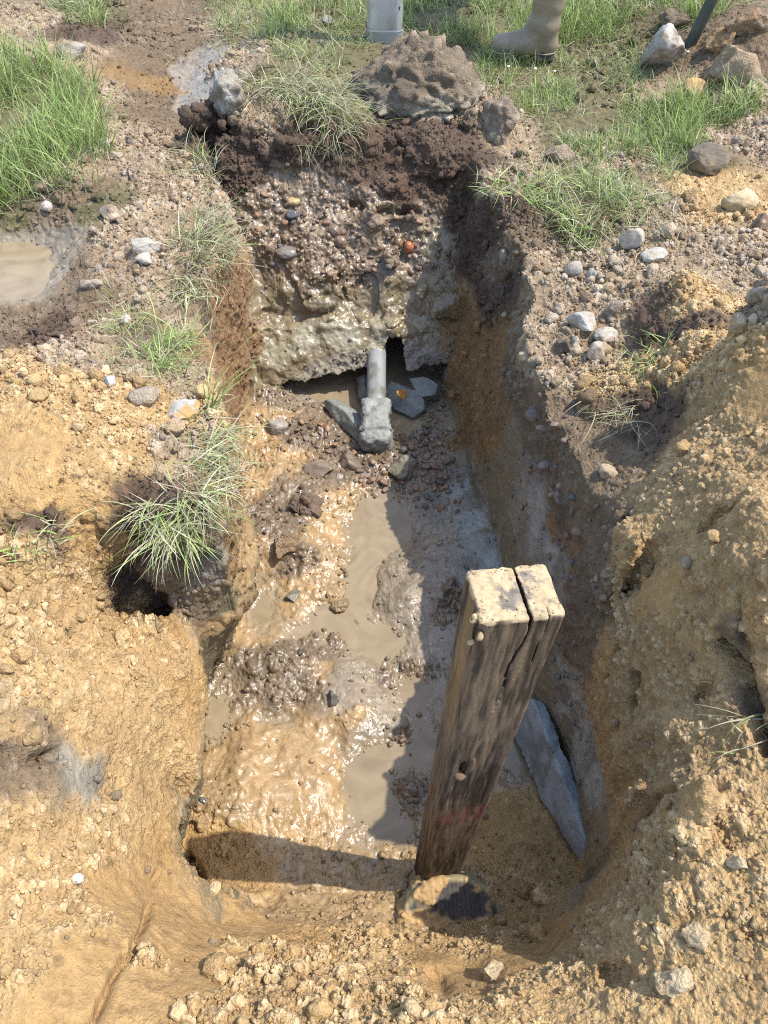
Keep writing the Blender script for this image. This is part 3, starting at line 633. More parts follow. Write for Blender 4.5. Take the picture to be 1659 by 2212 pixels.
for a in [
 ('soil_clod','craggy grey brown clod at the far edge of the tall left grass','clod',146,100,84,60,(.27,.21,.15),11,dict(rough=.3,crumbly=.6,col2=WHITE)),
 ('stone','pale block with dark underside at the foot of the tall left grass',CT,130,320,64,46,PALE,12,dict(facets=9)),
 ('stone','pale squarish stone beside the block below the tall left grass',CT,200,318,52,40,PALE,13,dict(facets=9,flat=.68)),
 ('stone','narrow upright pale chip between two stones below the left grass',CT,232,303,24,36,WHITE,14,{}),
 ('stone','grey rounded stone highest of the stones below the left grass',CT,284,300,28,26,GREY,15,{}),
 ('stone','pale stone lying right of the stones below the left grass',CT,255,330,34,26,PALE,18,{}),
 ('rubble_piece','large white broken rubble piece on the left bank beside the straw tuft','rubble',305,520,72,56,WHITE,16,dict(rough=.3,facets=9,tall=.8)),
 ('rubble_piece','flat white rubble shard under the large white rubble piece','rubble',312,556,46,24,WHITE,17,dict(facets=8)),
 ('stone','brown block touching the white rubble piece on its left',CT,258,548,30,36,(.30,.22,.14),19,{}),
 ('stone','flat pale stone lying alone on brown soil right of the puddle',CT,199,612,52,30,PALE,20,dict(flat=.7)),
 ('stone','small egg shaped pale stone on bare mud between puddle and grass',CT,104,443,26,30,(.42,.35,.29),21,dict(facets=2,rough=.1)),
 ('stone','two lobed pale stone above the dark rut edge on the left bank',CT,238,455,52,34,PALE,22,dict(facets=4)),
 ('stone','curved brown slab of clay standing on edge by the left grass','stone',104,392,70,46,(.22,.16,.10),23,dict(flat=.6,rz=.7)),
 ('rubble_piece','jagged grey white concrete lump on the left rim beside the long grass','rubble',395,874,84,82,(.34,.31,.27),24,dict(rough=.34,facets=9,col2=OCH,sub=5,fine=.09)),
 ('soil_clod','low buff lump left of the jagged concrete lump','clod',318,846,84,46,(.34,.26,.17),25,dict(rough=.3,facets=8,col2=PALE)),
 ('stone','small bluish white chip on soil above the buff lump',CT,240,820,36,34,(.36,.35,.34),26,dict(facets=9)),
 ('stone','rounded tan pebble tucked under the buff lump',CT,322,868,20,16,(.40,.30,.22),27,dict(facets=1,rough=.1)),
 ('stone','upright reddish stone half buried below the jagged concrete lump',CT,460,915,22,38,(.32,.20,.14),28,{}),
 ('soil_clod','crumbly buff clod under the jagged concrete lump','clod',375,918,60,36,(.33,.23,.13),29,dict(crumbly=.8)),
 ('stone','round grey pebble on dark soil left of the flattened green tuft',CT,272,688,26,24,(.36,.31,.26),30,dict(facets=2)),
 ('boulder','large pale craggy boulder in the grass right of the boot','boulder',1430,104,108,100,(.31,.275,.22),31,dict(rough=.3,col2=(.34,.32,.27),sub=5,crumbly=.5,sink=.25)),
 ('stone','rounded ochre stone in the grass below the craggy boulder',CT,1498,188,66,52,(.36,.22,.095),32,dict(facets=3,crumbly=.3)),
 ('stone','big dark brown smooth stone on the bare ground at right',CT,1526,345,98,64,(.135,.105,.075),33,dict(facets=4,rough=.15,sink=.2,sub=5)),
 ('stone','grey brown stone at the right border above the dark brown stone',CT,1622,266,78,58,(.25,.205,.15),34,dict(facets=6,sink=.25)),
 ('stone','smooth buff stone on orange sand at right',CT,1592,432,84,48,(.38,.29,.17),35,dict(facets=4,sink=.25)),
 ('soil_clod','small orange brown clod left of the smooth buff stone','clod',1492,420,44,34,(.28,.18,.08),36,dict(crumbly=.8)),
 ('stone','large white stone standing in the soil right of the clover tuft',CT,1362,508,48,64,(.35,.30,.23),37,dict(rough=.28)),
 ('stone','grey rounded cobble on the right rim under the clover tuft',CT,1240,574,50,36,(.28,.24,.19),38,dict(facets=2,rough=.12)),
 ('stone','narrow white stone beside the grey cobble on the right rim',CT,1272,588,20,42,WHITE,39,{}),
 ('rubble_piece','white broken lump biggest on the right rim above the trench','rubble',1262,690,70,54,(.36,.33,.28),40,dict(rough=.34,facets=9)),
 ('soil_clod','cube shaped brown clod behind the white broken lump','clod',1327,664,46,42,(.24,.18,.13),41,dict(facets=8,flat=.62,crumbly=.5)),
 ('stone','smooth white egg shaped stone on the right rim',CT,1305,716,54,28,(.36,.32,.26),42,dict(facets=1,rough=.1)),
 ('stone','pointed pale stone leaning over the right rim',CT,1284,752,46,60,(.32,.275,.21),43,dict(facets=9,rough=.28)),
 ('stone','knobbly pale stone left of the pointed stone on the rim',CT,1238,745,44,50,(.33,.28,.2),44,dict(rough=.3,crumbly=.6)),
 ('brick_piece','dark flat brick like piece standing in the right rim','brick',1214,738,34,62,(.10,.082,.06),45,dict(facets=9,flat=.6,rz=.3)),
 ('stone','small tan pebble poking out at the top of the right wall',CT,1133,766,30,22,(.44,.35,.22),46,dict(facets=3)),
 ('stone','buff cobble stuck in the right wall below the roots',CT,1312,1012,52,48,(.33,.25,.16),47,dict(facets=4)),
 ('stone','purplish cobble set in the brown right wall',CT,1150,892,40,30,(.20,.15,.12),48,dict(facets=2,rough=.12)),
 ('stone','small grey cobble low in the brown right wall',CT,1178,1002,30,24,(.22,.17,.14),49,dict(facets=2)),
 ('stone','tall grey cobble in the shaded upper right wall',CT,1088,545,24,30,(.2,.165,.13),50,dict(facets=2)),
 ('stone','pale flat stone at right border beside the sandy crumbly heap',CT,1638,634,60,40,PALE,51,dict(facets=8)),
 ('stone','pale lumpy stone at right border behind the sandy crumbly heap',CT,1640,582,56,40,PALE,52,dict(rough=.28)),
 ('stone','pale slab right of the large white stone on dry soil',CT,1410,545,60,30,(.38,.35,.28),53,dict(facets=8)),
 ('soil_clod','brown rounded clod on the right rim behind the clover','clod',1208,326,58,52,(.25,.18,.12),54,dict(crumbly=.8)),
 ('soil_clod','tall dark clod leaning against the big pale clod','clod',1080,245,76,110,(.17,.125,.085),55,dict(rough=.3,crumbly=.8,sub=5,sink=.3)),
 ('soil_clod','grey crumbly clod left of the big pale clod','clod',495,185,80,110,(.30,.26,.2),56,dict(rough=.3,crumbly=1.0,sub=5,sink=.4)),
 ('soil_clod','brown angular clod in the spoil behind the ochre stone','clod',1590,130,120,110,(.27,.19,.11),57,dict(facets=9,rough=.25,crumbly=.4,sub=5)),
 ('soil_clod','darker brown clod between ochre stone and angular clod','clod',1535,150,60,70,(.19,.13,.08),58,dict(facets=8,crumbly=.5)),
 ('soil_clod','grey clod at right border below the angular brown clod','clod',1570,190,50,50,(.30,.26,.2),59,dict(crumbly=.8)),
 ('soil_clod','brown spoil clod at the top right corner','clod',1620,40,110,70,(.24,.15,.08),60,dict(crumbly=1,sub=5)),
 ('soil_clod','ragged orange brown clod right of the leaning bar','clod',1560,70,80,60,(.27,.165,.075),90,dict(crumbly=.9,rough=.35,sub=5)),
 ('soil_clod','dark crumbly clod between leaning bar and craggy boulder','clod',1460,30,70,44,(.16,.11,.07),91,dict(crumbly=1,rough=.35)),
 ('stone','dark brown wet stone at the right border',CT,1645,472,50,44,(.13,.085,.06),61,dict(facets=8)),
 ('stone','dull grey stone lying in grass left of the grey pipe post',CT,707,42,36,30,(.20,.18,.16),62,{}),
 ('stone','small dark stone in front of the grey pipe post',CT,690,88,28,16,(.11,.10,.095),63,{}),
 ('pebble','orange red pebble in the wet back wall','pebble',880,528,22,26,(.34,.12,.05),64,dict(facets=0,rough=.08,rgh=.25,mat=M_PEBBLE)),
 ('pebble','brown pebble touching the orange red pebble','pebble',862,522,20,24,(.22,.13,.07),65,dict(facets=0,rough=.08,rgh=.25,mat=M_PEBBLE)),
 ('pebble','upper of the two plump brown pebbles in the back wall','pebble',722,497,32,30,(.16,.11,.075),66,dict(facets=0,rough=.08,rgh=.25,mat=M_PEBBLE)),
 ('pebble','lower of the two plump brown pebbles in the back wall','pebble',738,515,30,26,(.19,.13,.085),67,dict(facets=0,rough=.08,rgh=.25,mat=M_PEBBLE)),
 ('pebble','long grey brown pebble at the left of the back wall','pebble',622,540,52,24,(.17,.14,.115),68,dict(facets=0,rough=.08,rgh=.25,mat=M_PEBBLE)),
 ('pebble','yellowish pebble high in the back wall','pebble',632,432,32,18,(.36,.26,.12),69,dict(facets=1,rough=.1,rgh=.3,mat=M_PEBBLE)),
 ('pebble','dark slate coloured pebble below the yellowish pebble','pebble',632,455,30,20,(.09,.09,.085),70,dict(facets=1,rough=.1,rgh=.25,mat=M_PEBBLE)),
 ('cobble','big muddy cobble in front of the clay covered pipe end','cobble',874,990,86,66,(.17,.145,.10),71,dict(rough=.25,rgh=.5,crumbly=.4,sub=5)),
 ('cobble','dark rough cobble left of the big muddy cobble','cobble',752,985,62,56,(.15,.11,.08),72,dict(rough=.3,rgh=.45,crumbly=.5)),
 ('cobble','flat brown cobble lying in tan mud left of the gravel','cobble',690,1000,86,46,(.19,.145,.105),73,dict(rough=.2,rgh=.5)),
 ('cobble','round grey cobble on the trench floor near the left wall','cobble',598,910,46,42,(.24,.21,.18),74,dict(facets=2,rgh=.45)),
 ('soil_clod','dark brown clod at the middle of the trench floor','clod',655,1078,92,60,(.13,.09,.06),75,dict(rough=.3,crumbly=1,rgh=.6,sub=5,sink=.5)),
 ('soil_clod','brown steep clod lying left in the ochre mud','clod',610,1165,70,60,(.20,.13,.07),76,dict(rough=.3,crumbly=.6,rgh=.55,sub=5,sink=.5)),
 ('cobble','small grey stone in the sandy mud above the gritty bank','cobble',632,1282,44,24,(.17,.155,.115),77,dict(rgh=.35)),
 ('soil_clod','wet lump at the water edge of the ochre mud','clod',738,1300,44,40,(.24,.17,.09),78,dict(rough=.3,crumbly=.6,rgh=.4)),
 ('cobble','small lump standing alone in the muddy water','cobble',770,1342,30,28,(.26,.2,.11),79,dict(rgh=.4)),
 ('cobble','dark pointed stone in the mud at the middle of the floor','cobble',716,1496,38,42,(.09,.08,.065),80,dict(facets=9,rgh=.3)),
 ('cobble','small dark stone at the left end of the sandy dome','cobble',436,1722,22,16,(.09,.085,.08),81,dict(rgh=.3)),
 ('soil_clod','squat wet clod at the left corner of the trench floor','clod',436,1762,38,32,(.30,.19,.09),82,dict(crumbly=.6,rgh=.6)),
 ('soil_clod','pale crumbly clod in the middle of the front bank','clod',1062,2092,64,66,(.42,.32,.19),83,dict(facets=8,crumbly=.7)),
 ('stone','white chip on the sandy left bank','stone',166,1895,32,26,(.55,.50,.43),84,dict(facets=9)),
 ('soil_clod','flat sandy clod on the lip of the front left corner','clod',462,1918,36,20,(.46,.34,.19),85,dict(crumbly=.5)),
 ('soil_clod','rounded sandy clod high on the right front heap','clod',1590,1850,50,50,(.44,.33,.2),86,dict(crumbly=.5)),
 ('soil_clod','large pale sandy clod low on the right front heap','clod',1460,2110,90,76,(.44,.34,.2),87,dict(facets=8,crumbly=.7,sub=5)),
 ('soil_clod','pale sandy clod halfway down the right front heap','clod',1500,2000,66,60,(.42,.31,.18),88,dict(crumbly=.8)),
]:
    stone(*a[:8], a[8], **a[9])

# the big crumbly clod on the far rim, and its neighbours
def big_clod():
    P = at(912, 226, .01); rx, ry, rz_ = .265, .22, .19
    V0, Fc = ico(6)
    Q = V0.copy(); 
    Q = Q * (1 + .26 * fbm(Q, .8, 3, 301) + .18 * fbm(Q, .33, 4, 302, .65))[:, None] * np.array([rx, ry, rz_])
    Q[:, 2] += .035 * np.sin(Q[:, 0] * 9 + 2) * (Q[:, 2] > 0)
    lay = sstep(.0, .012, np.abs(Q[:, 2] - .035 + .03 * fbm(Q, .15, 2, 305)))     # a crack round its middle
    Q = Q - V0 * ((1 - lay) * .028)[:, None]
    Q = Q * (1 + .16 * np.round(fbm(Q, .16, 3, 36) * 5) / 5)[:, None]
    D_ = crumbs(Q, .06, 31, .65) * .8 + crumbs(Q, .028, 32, .75) * .95 + crumbs(Q, .0135, 33, .75) * .9 + .010 * fbm(Q, .03, 4, 34, .7) - .05 * np.maximum(0, .16 - np.abs(fbm(Q, .11, 3, 35)))
    Q = Q + V0 * D_[:, None]
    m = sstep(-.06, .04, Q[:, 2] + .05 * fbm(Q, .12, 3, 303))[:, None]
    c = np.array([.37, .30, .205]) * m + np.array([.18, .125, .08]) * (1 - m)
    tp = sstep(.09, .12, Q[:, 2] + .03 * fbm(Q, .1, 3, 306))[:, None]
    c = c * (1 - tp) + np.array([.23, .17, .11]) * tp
    c = c * (.62 + .85 * sstep(.008, .042, D_) + .5 * fbm(Q, .045, 4, 304, .7))[:, None]  # crevices between its crumbs darkened in the colour, as painted shade
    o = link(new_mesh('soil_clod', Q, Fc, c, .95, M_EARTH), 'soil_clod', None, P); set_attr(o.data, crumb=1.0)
    tag(o, 'big pale crumbly clod perched on the far rim in front of the grey pipe post', 'clod', 'stones and clods round the trench')
big_clod()

# pebbles: one shape mesh each of a few kinds, many copies
PEB = []
for k in range(10):
    V0, Fc = ICO[3]
    r = (1, random.uniform(.6, .85), random.uniform(.42, .65))
    Q = shape_rock(V0, r, 400 + k, .22, 6 if k % 3 else 2, .75, .05)
    base = [(.17,.11,.08), (.14,.105,.085), (.20,.14,.10), (.12,.09,.075), (.22,.13,.08), (.16,.13,.11), (.10,.095,.09), (.19,.12,.085), (.15,.10,.07), (.24,.18,.12)][k]
    PEB.append(new_mesh('pebble', Q, Fc, rock_col(Q, (1, 1, 1), np.array(base) * (1.1, 1, .85), k, .4), .42, M_PEBBLE))
def in_poly(px, py, poly):
    c = False
    for i in range(len(poly)):
        (x1, y1), (x2, y2) = poly[i - 1], poly[i]
        if (y1 > py) != (y2 > py) and px < (x2 - x1) * (py - y1) / (y2 - y1) + x1: c = not c
    return c
def pebbles(poly, n, lo, hi, label, group, meshes=PEB, sink=.2, mind=.012):
    x0, x1 = min(p[0] for p in poly), max(p[0] for p in poly); y0, y1 = min(p[1] for p in poly), max(p[1] for p in poly)
    k = 0; done = []
    for _ in range(n * 12):
        if k >= n: break
        px, py = random.uniform(x0, x1), random.uniform(y0, y1)
        if not in_poly(px, py, poly): continue
        P, nn, c = hitn(px, py)
        r = random.uniform(lo, hi)
        if any((P - q) @ (P - q) < (.8 * (r + s)) ** 2 for q, s in done): continue
        done.append((P, r))
        o = link(random.choice(meshes), 'pebble', None, Vector(P) + Vector(nn) * r * sink)
        o.scale = (r, r, r); o.rotation_euler = (random.uniform(-.5, .5), random.uniform(-.5, .5), random.uniform(0, 6.3))
        tag(o, label, 'pebble', group); k += 1
pebbles([(690,905),(740,945),(790,975),(960,870),(985,980),(1000,1045),(860,1065),(770,1045),(720,980),(640,950),(640,905)], 130, .006, .020,
        'wet brown pebble in the gravel bed round the pipe end', 'pebbles in the gravel bed')
pebbles([(560,420),(700,420),(960,480),(970,600),(840,610),(600,600),(540,500)], 90, .005, .018,
        'small wet pebble embedded in the gravelly back wall', 'pebbles in the back wall', sink=.05)
pebbles([(880,1040),(1000,1040),(990,1110),(900,1090)], 14, .009, .016,
        'dark wet pebble lying on grey mud beyond the gravel bed', 'pebbles on the grey mud', sink=.3)
pebbles([(1120,620),(1230,900),(1330,1180),(1250,1350),(1180,1200),(1110,880),(1060,650)], 40, .008, .018,
        'dull cobble set in the shaded brown right wall', 'cobbles in the right wall', sink=-.1)

# loose crumbs, grit and gravel that nobody could count
def scatter(name, label, n, sub, lo, hi, wgt, seed, colmul=1.0, gravel=False, rgh=None):
    rr = np.random.default_rng(seed)
    idx = rr.choice(len(V3), n, p=wgt / wgt.sum())
    V0, Fc = ICO[sub]; nv = len(V0)
    r = lo * (hi / lo) ** (rr.random(n) ** 2.2)
    sq = rr.uniform(.6, 1.1, (n, 3)); ang = rr.uniform(0, 6.28, n)
    base = V0[None] * sq[:, None]
    ca, sa = np.cos(ang)[:, None], np.sin(ang)[:, None]
    base = np.stack([base[..., 0] * ca - base[..., 1] * sa, base[..., 0] * sa + base[..., 1] * ca, base[..., 2]], 2)
    if sub > 1: base = base * (1 + .75 * fbm((base + idx[:, None, None] % 97).reshape(-1, 3).astype(f32), .75, 4, seed, .7).reshape(n, nv, 1))
    else: base = base * rr.uniform(.55, 1.35, (n, nv, 1))
    Q = base * r[:, None, None] + (V3[idx] + N[idx] * (r * .35)[:, None])[:, None]
    Fa = (Fc[None] + (np.arange(n) * nv)[:, None, None]).reshape(-1, 3)
    c = C[idx] * rr.uniform(.8, 1.25, (n, 1)) * colmul
    if gravel:
        pal = np.array([PALE, WHITE, GREY, (.3,.2,.13), (.25,.2,.16), (.36,.26,.16)])
        c = .55 * pal[rr.integers(0, len(pal), n)] * rr.uniform(.6, 1.05, (n, 1)) + .4 * C[idx]
    c = np.repeat(c, nv, 0); ro = np.repeat(R[idx] if rgh is None else np.full(n, rgh), nv)
    o = link(new_mesh(name, Q.reshape(-1, 3), Fa, c, ro, M_EARTH), name)
    set_attr(o.data, crumb=.7 if not gravel and rgh is None else 0.0)
    return tag(o, label, 'soil', kind='stuff')
vpx, vpy, vd = project(V3)
seen = ((vpx > -150) & (vpx < 1810) & (vpy > -120) & (vpy < 2330)).astype(float)
area = vd ** 1.2
crw = seen * sstep(.25, .7, N[:, 2]) * np.clip(c25, 0, 1) ** 2 * np.clip(patch, .1, 1.2) ** 2 * dry * area
scatter('loose_crumbs', 'loose crumbs of sand and soil strewn over the banks', 60000, 1, .0018, .006, crw, 21)
scatter('soil_lumps', 'small soft lumps of crumbly soil strewn over the banks', 3600, 3, .004, .022, crw * np.clip(patch, 0, 1.2) ** 2, 22)
isT = (S[:, :3] - np.array(SOIL['t'][0])); topw = np.exp(-(isT ** 2).sum(1) / .004)
scatter('gravel', 'fine pale gravel strewn over the dry topsoil', 700, 2, .003, .014, seen * topw * area + 1e-9, 23, gravel=True)
wetw = seen * (1 - dry) * np.clip(c25, 0, 1) * (V3[:, 2] > WZ - .004) * area
scatter('wet_grit', 'wet grit and mud lumps on the trench floor', 5200, 2, .002, .010, wetw, 24, .9)

# ------------------------------------------------------------------ timber post standing in the trench
def frame_from(a, b, twist):
    """matrix with origin a, z towards b, turned by twist about it"""
    a, b = Vector(a), Vector(b)
    q = (b - a).normalized().to_track_quat('Z', 'Y').to_matrix().to_4x4()
    zx = q.col[0].to_3d(); cur = math.atan2(zx.y, zx.x)
    return Matrix.Translation(a) @ q @ Matrix.Rotation(twist - cur, 4, 'Z')
M_WOOD = earth_mat('old_timber', bump=.5, scale=160, var=.3, spec=.25, dist=.002)
def build_post():
    HX, HY, L = .060, .047, 1.27
    base, tip = at(928, 1928, -.75), (.178, .592, .425)
    Mx = frame_from(base, tip, math.radians(9))
    Lt = (Vector(tip) - Vector(base)).length
    def fn(X, Y, Z):
        X = X * (1 + .46 * (1 - Z / 1.18)); Y = Y * (1 + .30 * (1 - Z / 1.18))
        qx, qy = np.abs(X) - HX + .008, np.abs(Y) - HY + .008
        qz = np.abs(Z - Lt / 2) - Lt / 2 + .007
        d = np.sqrt(np.maximum(qx, 0) ** 2 + np.maximum(qy, 0) ** 2 + np.maximum(qz, 0) ** 2) + np.minimum(np.maximum(np.maximum(qx, qy), qz), 0) - .0075
        # split down from the top, through the whole depth, closing about 35 cm down
        dn = (Lt - Z)
        mid = .010 - .055 * dn + .004 * np.sin(dn * 40)
        half = .0032 * np.clip(1 - dn / .34, 0, 1) - .0006
        depth = np.clip(1 - dn / .30, 0.15, 1) * 2 * HY
        wedge = np.maximum(np.abs(X - mid) - half, (Y + HY) - depth)
        d = np.maximum(d, -wedge)
        # short check right of it
        w2 = np.maximum(np.maximum(np.abs(X - .036 + .02 * dn) - .0009, dn - .14), (Y + HY) - .018)
        d = np.maximum(d, -w2)
        # rotted hollow in the face with a chip standing beside it
        k = np.sqrt(((X + .030) / .007) ** 2 + ((Z - .745) / .035) ** 2 + ((Y + HY) / .018) ** 2) - 1
        d = np.maximum(d, -k * .013)
        # worn left arris near the top
        k = np.sqrt(((X + HX) / .012) ** 2 + ((Z - Lt + .07) / .07) ** 2 + ((Y + HY) / .014) ** 2) - 1
        d = np.maximum(d, -k * .010)
        return d
    P, Q = sdf_mesh(fn, (-.07, -.056, -.02), (.07, .056, Lt + .012), .0024)
    me = new_mesh('wooden_post', P, Q)
    if (normals(me)[P[:, 0] > .055][:, 0]).mean() < 0:
        me = new_mesh('wooden_post', P, Q[:, ::-1].copy())
    n = normals(me)
    st = P * np.array([1, 1, .06], f32)
    grain_ = fbm(st, .0065, 3, 501); fine = fbm(P * np.array([1, 1, .10], f32), .0042, 2, 502); big = fbm(P * np.array([1, 1, .3], f32), .06, 3, 503)
    top_ = sstep(.6, .85, n[:, 2])
    side = 1 - top_
    d = side * (.0010 * grain_ + .0012 * fine + .0016 * big - .0014 * sstep(.30, .45, fbm(st, .012, 2, 504)))
    d = d + top_ * (.003 * fbm(P, .02, 3, 505))
    dn = Lt - P[:, 2]
    sand = sstep(-.10, .18, fbm(P, .028, 4, 506, .7) + .25 * sstep(.02, .05, np.maximum(np.abs(P[:, 0]) / HX * .05, np.abs(P[:, 1]) / HY * .05)) + .08) * top_
    lipsand = sstep(.035, .0, dn) * (n[:, 2] > .12) * (1 - top_)
    sand = np.clip(sand + lipsand * sstep(-.2, .2, fbm(P, .02, 2, 507)), 0, 1)
    dust = sand * (.0008 + .0012 * fbm(P, .006, 2, 51))
    me.vertices.foreach_set('co', (P + n * (d + dust)[:, None]).astype(f32).ravel()); me.update()
    k = np.clip(.5 + .9 * grain_ + .9 * fine + .5 * fbm(P * np.array([1, 1, .4], f32), .05, 3, 513), 0, 1)[:, None]
    c = np.array([.155, .105, .065]) * k + np.array([.042, .029, .019]) * (1 - k)
    warm = (sstep(.1, .4, fbm(st, .03, 3, 508)) * sstep(.55, .05, dn) * side)[:, None]
    c = c * (1 - warm) + np.array([.20, .12, .05]) * warm
    lowd = sstep(.6, 1.1, dn)[:, None]; c = c * (1 - .35 * lowd)
    # saw marks low down and a band of worn red paint
    saw = (.5 + .5 * np.sin(P[:, 2] * 900 + 3 * fbm(P, .03, 2, 509))) * sstep(.50, .62, dn) * side
    c = c * (1 + .35 * saw[:, None])
    paint = (sstep(.055, .01, np.abs(P[:, 2] - .545 - .12 * (P[:, 0]))) * (n[:, 1] < -.4) * sstep(-.25, .25, fbm(st, .012, 2, 510) + .1))[:, None]
    c = c * (1 - .42 * paint) + np.array([.20, .05, .035]) * .42 * paint
    end = top_[:, None]
    ew = np.array([.155, .125, .095]) * (1 + .5 * fbm(P * np.array([.3, 1, 1], f32), .006, 2, 511))[:, None]
    c = c * (1 - end) + ew * end
    c = c * (1 - sand[:, None]) + np.array([.36, .265, .15]) * (1 + .45 * fbm(P, .008, 3, 512, .8))[:, None] * sand[:, None]
    set_attr(me, c, np.where(sand > .5, .95, .72)); me.materials.append(M_WOOD)
    o = link(me, 'wooden_post'); o.matrix_world = Mx
    tag(o, 'weathered dark timber post with split sandy top leaning in the trench', 'post')
    def piece(name, loc, r, col, seed, rot=(0, 0, 0), lab=None):
        V0, Fc = ICO[3]
        Q_ = shape_rock(V0, r, seed, .3, 4, .8, .1)
        ch = link(new_mesh(name, Q_, Fc, rock_col(Q_, r, col, seed), .9, M_WOOD), name, o, loc, rot)
        if lab: ch['label'] = lab
    piece('splinter', (-.010, -HY + .006, .755), (.006, .005, .030), (.13, .085, .05), 521)
    piece('splinter', (-.026, -HY + .008, .722), (.013, .010, .011), (.15, .09, .05), 522)
    piece('splinter', (-HX - .003, -.030, Lt - .055), (.004, .007, .05), (.15, .10, .055), 523, (0, -.06, 0))
    piece('sand_lump', (-HX - .003, -.030, Lt - .010), (.006, .006, .007), (.40, .29, .155), 524)
    piece('sand_lump', (-HX + .004, -.045, Lt - .030), (.005, .005, .009), (.33, .24, .13), 525)
    piece('sand_lump', (-HX - .003, -.036, Lt - .055), (.005, .005, .006), (.33, .24, .13), 526)
    # loose sand lying on the top
    rr = np.random.default_rng(5); V0, Fc = ICO[1]; m = 320
    xy = rr.uniform(-1, 1, (m, 2)) * [HX - .004, HY - .004]
    keep = (np.abs(xy[:, 0] - .010) > .009) & ((rr.random(m) < .45) | (np.maximum(np.abs(xy[:, 0]) / HX, np.abs(xy[:, 1]) / HY) > .72)); xy = xy[keep]; m = len(xy)
    r = rr.uniform(.0006, .0015, m)
    Q_ = (V0[None] * rr.uniform(.7, 1.2, (m, 12, 1)) * r[:, None, None] + np.concatenate([xy, np.full((m, 1), Lt + .001)], 1)[:, None]).reshape(-1, 3)
    Fa = (Fc[None] + (np.arange(m) * 12)[:, None, None]).reshape(-1, 3)
    g_ = link(new_mesh('sand_grains', Q_, Fa, np.repeat(np.array([[.36, .265, .15]]) * rr.uniform(.75, 1.15, (m, 1)), 12, 0), .95, M_EARTH), 'sand_grains', o)
    g_['kind'] = 'stuff'
build_post()

# ------------------------------------------------------------------ dark log end at the foot of the post
def build_log_end():
    c = at(970, 1990, -.60)
    def fn(X, Y, Z):
        r = np.sqrt(X ** 2 + (Y * 1.15) ** 2) - .118
        q = np.maximum(r, np.abs(Z) - .035)
        return np.where((r > -.012) & (np.abs(Z) > .023), np.sqrt(np.maximum(r + .012, 0) ** 2 + np.maximum(np.abs(Z) - .023, 0) ** 2) - .012, q)
    P, Q = sdf_mesh(fn, (-.13, -.12, -.045), (.13, .12, .045), .003)
    me = new_mesh('log_end', P, Q)
    if normals(me)[P[:, 2] > .03][:, 2].mean() < 0: me = new_mesh('log_end', P, Q[:, ::-1].copy())
    n = normals(me)
    saw = np.sin(P[:, 0] * 650 + 2 * fbm(P, .03, 2, 531)) * sstep(.5, .9, n[:, 2])
    sand = sstep(.0, .16, fbm(P, .05, 4, 532) + .10 - .9 * (P[:, 1] < .045) * -.12 - .12 * np.exp(-((P[:, 0] - .0) / .09) ** 2 - ((P[:, 1] - .05) / .035) ** 2) * 3)
    d = .0006 * saw + .004 * fbm(P, .04, 3, 533) + sand * (.003 + crumbs(P, .014, 61, .8) * .8 + crumbs(P, .007, 62, .8) * .6)
    c_ = np.array([.062, .055, .048]) * (1 + .5 * saw[:, None] * .35 + .4 * fbm(P, .01, 2, 534)[:, None])
    rim = sstep(.100, .112, np.sqrt(P[:, 0] ** 2 + (P[:, 1] * 1.15) ** 2))[:, None]
    c_ = c_ * (1 - rim) + np.array([.22, .19, .11]) * rim
    c_ = c_ * (1 - sand[:, None]) + np.array([.36, .235, .105]) * (1 + .25 * fbm(P, .008, 2, 535))[:, None] * sand[:, None]
    me.vertices.foreach_set('co', (P + n * d[:, None]).astype(f32).ravel()); me.update()
    set_attr(me, c_, .8); me.materials.append(M_WOOD)
    o = link(me, 'log_end', None, Vector(c), (math.radians(30), math.radians(3), math.radians(8)))
    tag(o, 'dark round saw marked timber end half buried in sand at the foot of the post', 'log')
build_log_end()

# ------------------------------------------------------------------ grey clay slab leaning between post and right wall
def slab(name, label, cat, pts, thick, col, seed, towards, cut=.012, amp=.006, col2=None, rgh=.5):
    W_ = [Vector(at(*p)) for p in pts]
    bm = bmesh.new()
    vs = [bm.verts.new(p) for p in W_]
    cen = sum(W_, Vector()) / len(W_)
    nrm = Vector((0, 0, 0))
    for i in range(len(W_)): nrm += (W_[i] - cen).cross(W_[(i + 1) % len(W_)] - cen)
    nrm.normalize()
    if nrm.dot(Vector(towards)) < 0: nrm = -nrm
    bv = [bm.verts.new(p - nrm * thick) for p in W_]
    k = len(vs)
    bm.faces.new(vs); bm.faces.new(bv[::-1])
    for i in range(k): bm.faces.new([vs[i], bv[i], bv[(i + 1) % k], vs[(i + 1) % k]])
    bmesh.ops.recalc_face_normals(bm, faces=bm.faces)
    bmesh.ops.triangulate(bm, faces=bm.faces)
    for _ in range(7):
        es = [e for e in bm.edges if e.calc_length() > cut]
        if not es: break
        bmesh.ops.subdivide_edges(bm, edges=es, cuts=1); bmesh.ops.triangulate(bm, faces=bm.faces)
    P = np.array([v.co[:] for v in bm.verts], f32); Fc = np.array([[v.index for v in f.verts] for f in bm.faces], np.int32)
    bm.free()
    me = new_mesh(name, P, Fc); n = normals(me)
    lay = fbm(P, .09, 4, seed)
    d = amp * lay * 1.6 + amp * .5 * np.floor(lay * 6) / 6 + amp * .3 * fbm(P, .015, 3, seed + 1)
    me.vertices.foreach_set('co', (P + n * d[:, None]).astype(f32).ravel()); me.update()
    c = np.asarray(col)[None] * (1 + .35 * fbm(P, .05, 4, seed + 2))[:, None]
    if col2 is not None:
        kk = sstep(.15, .3, fbm(P, .07, 3, seed + 3))[:, None]; c = c * (1 - kk) + np.asarray(col2)[None] * kk
    set_attr(me, c, rgh); me.materials.append(M_STONE)
    return tag(link(me, name), label, cat)
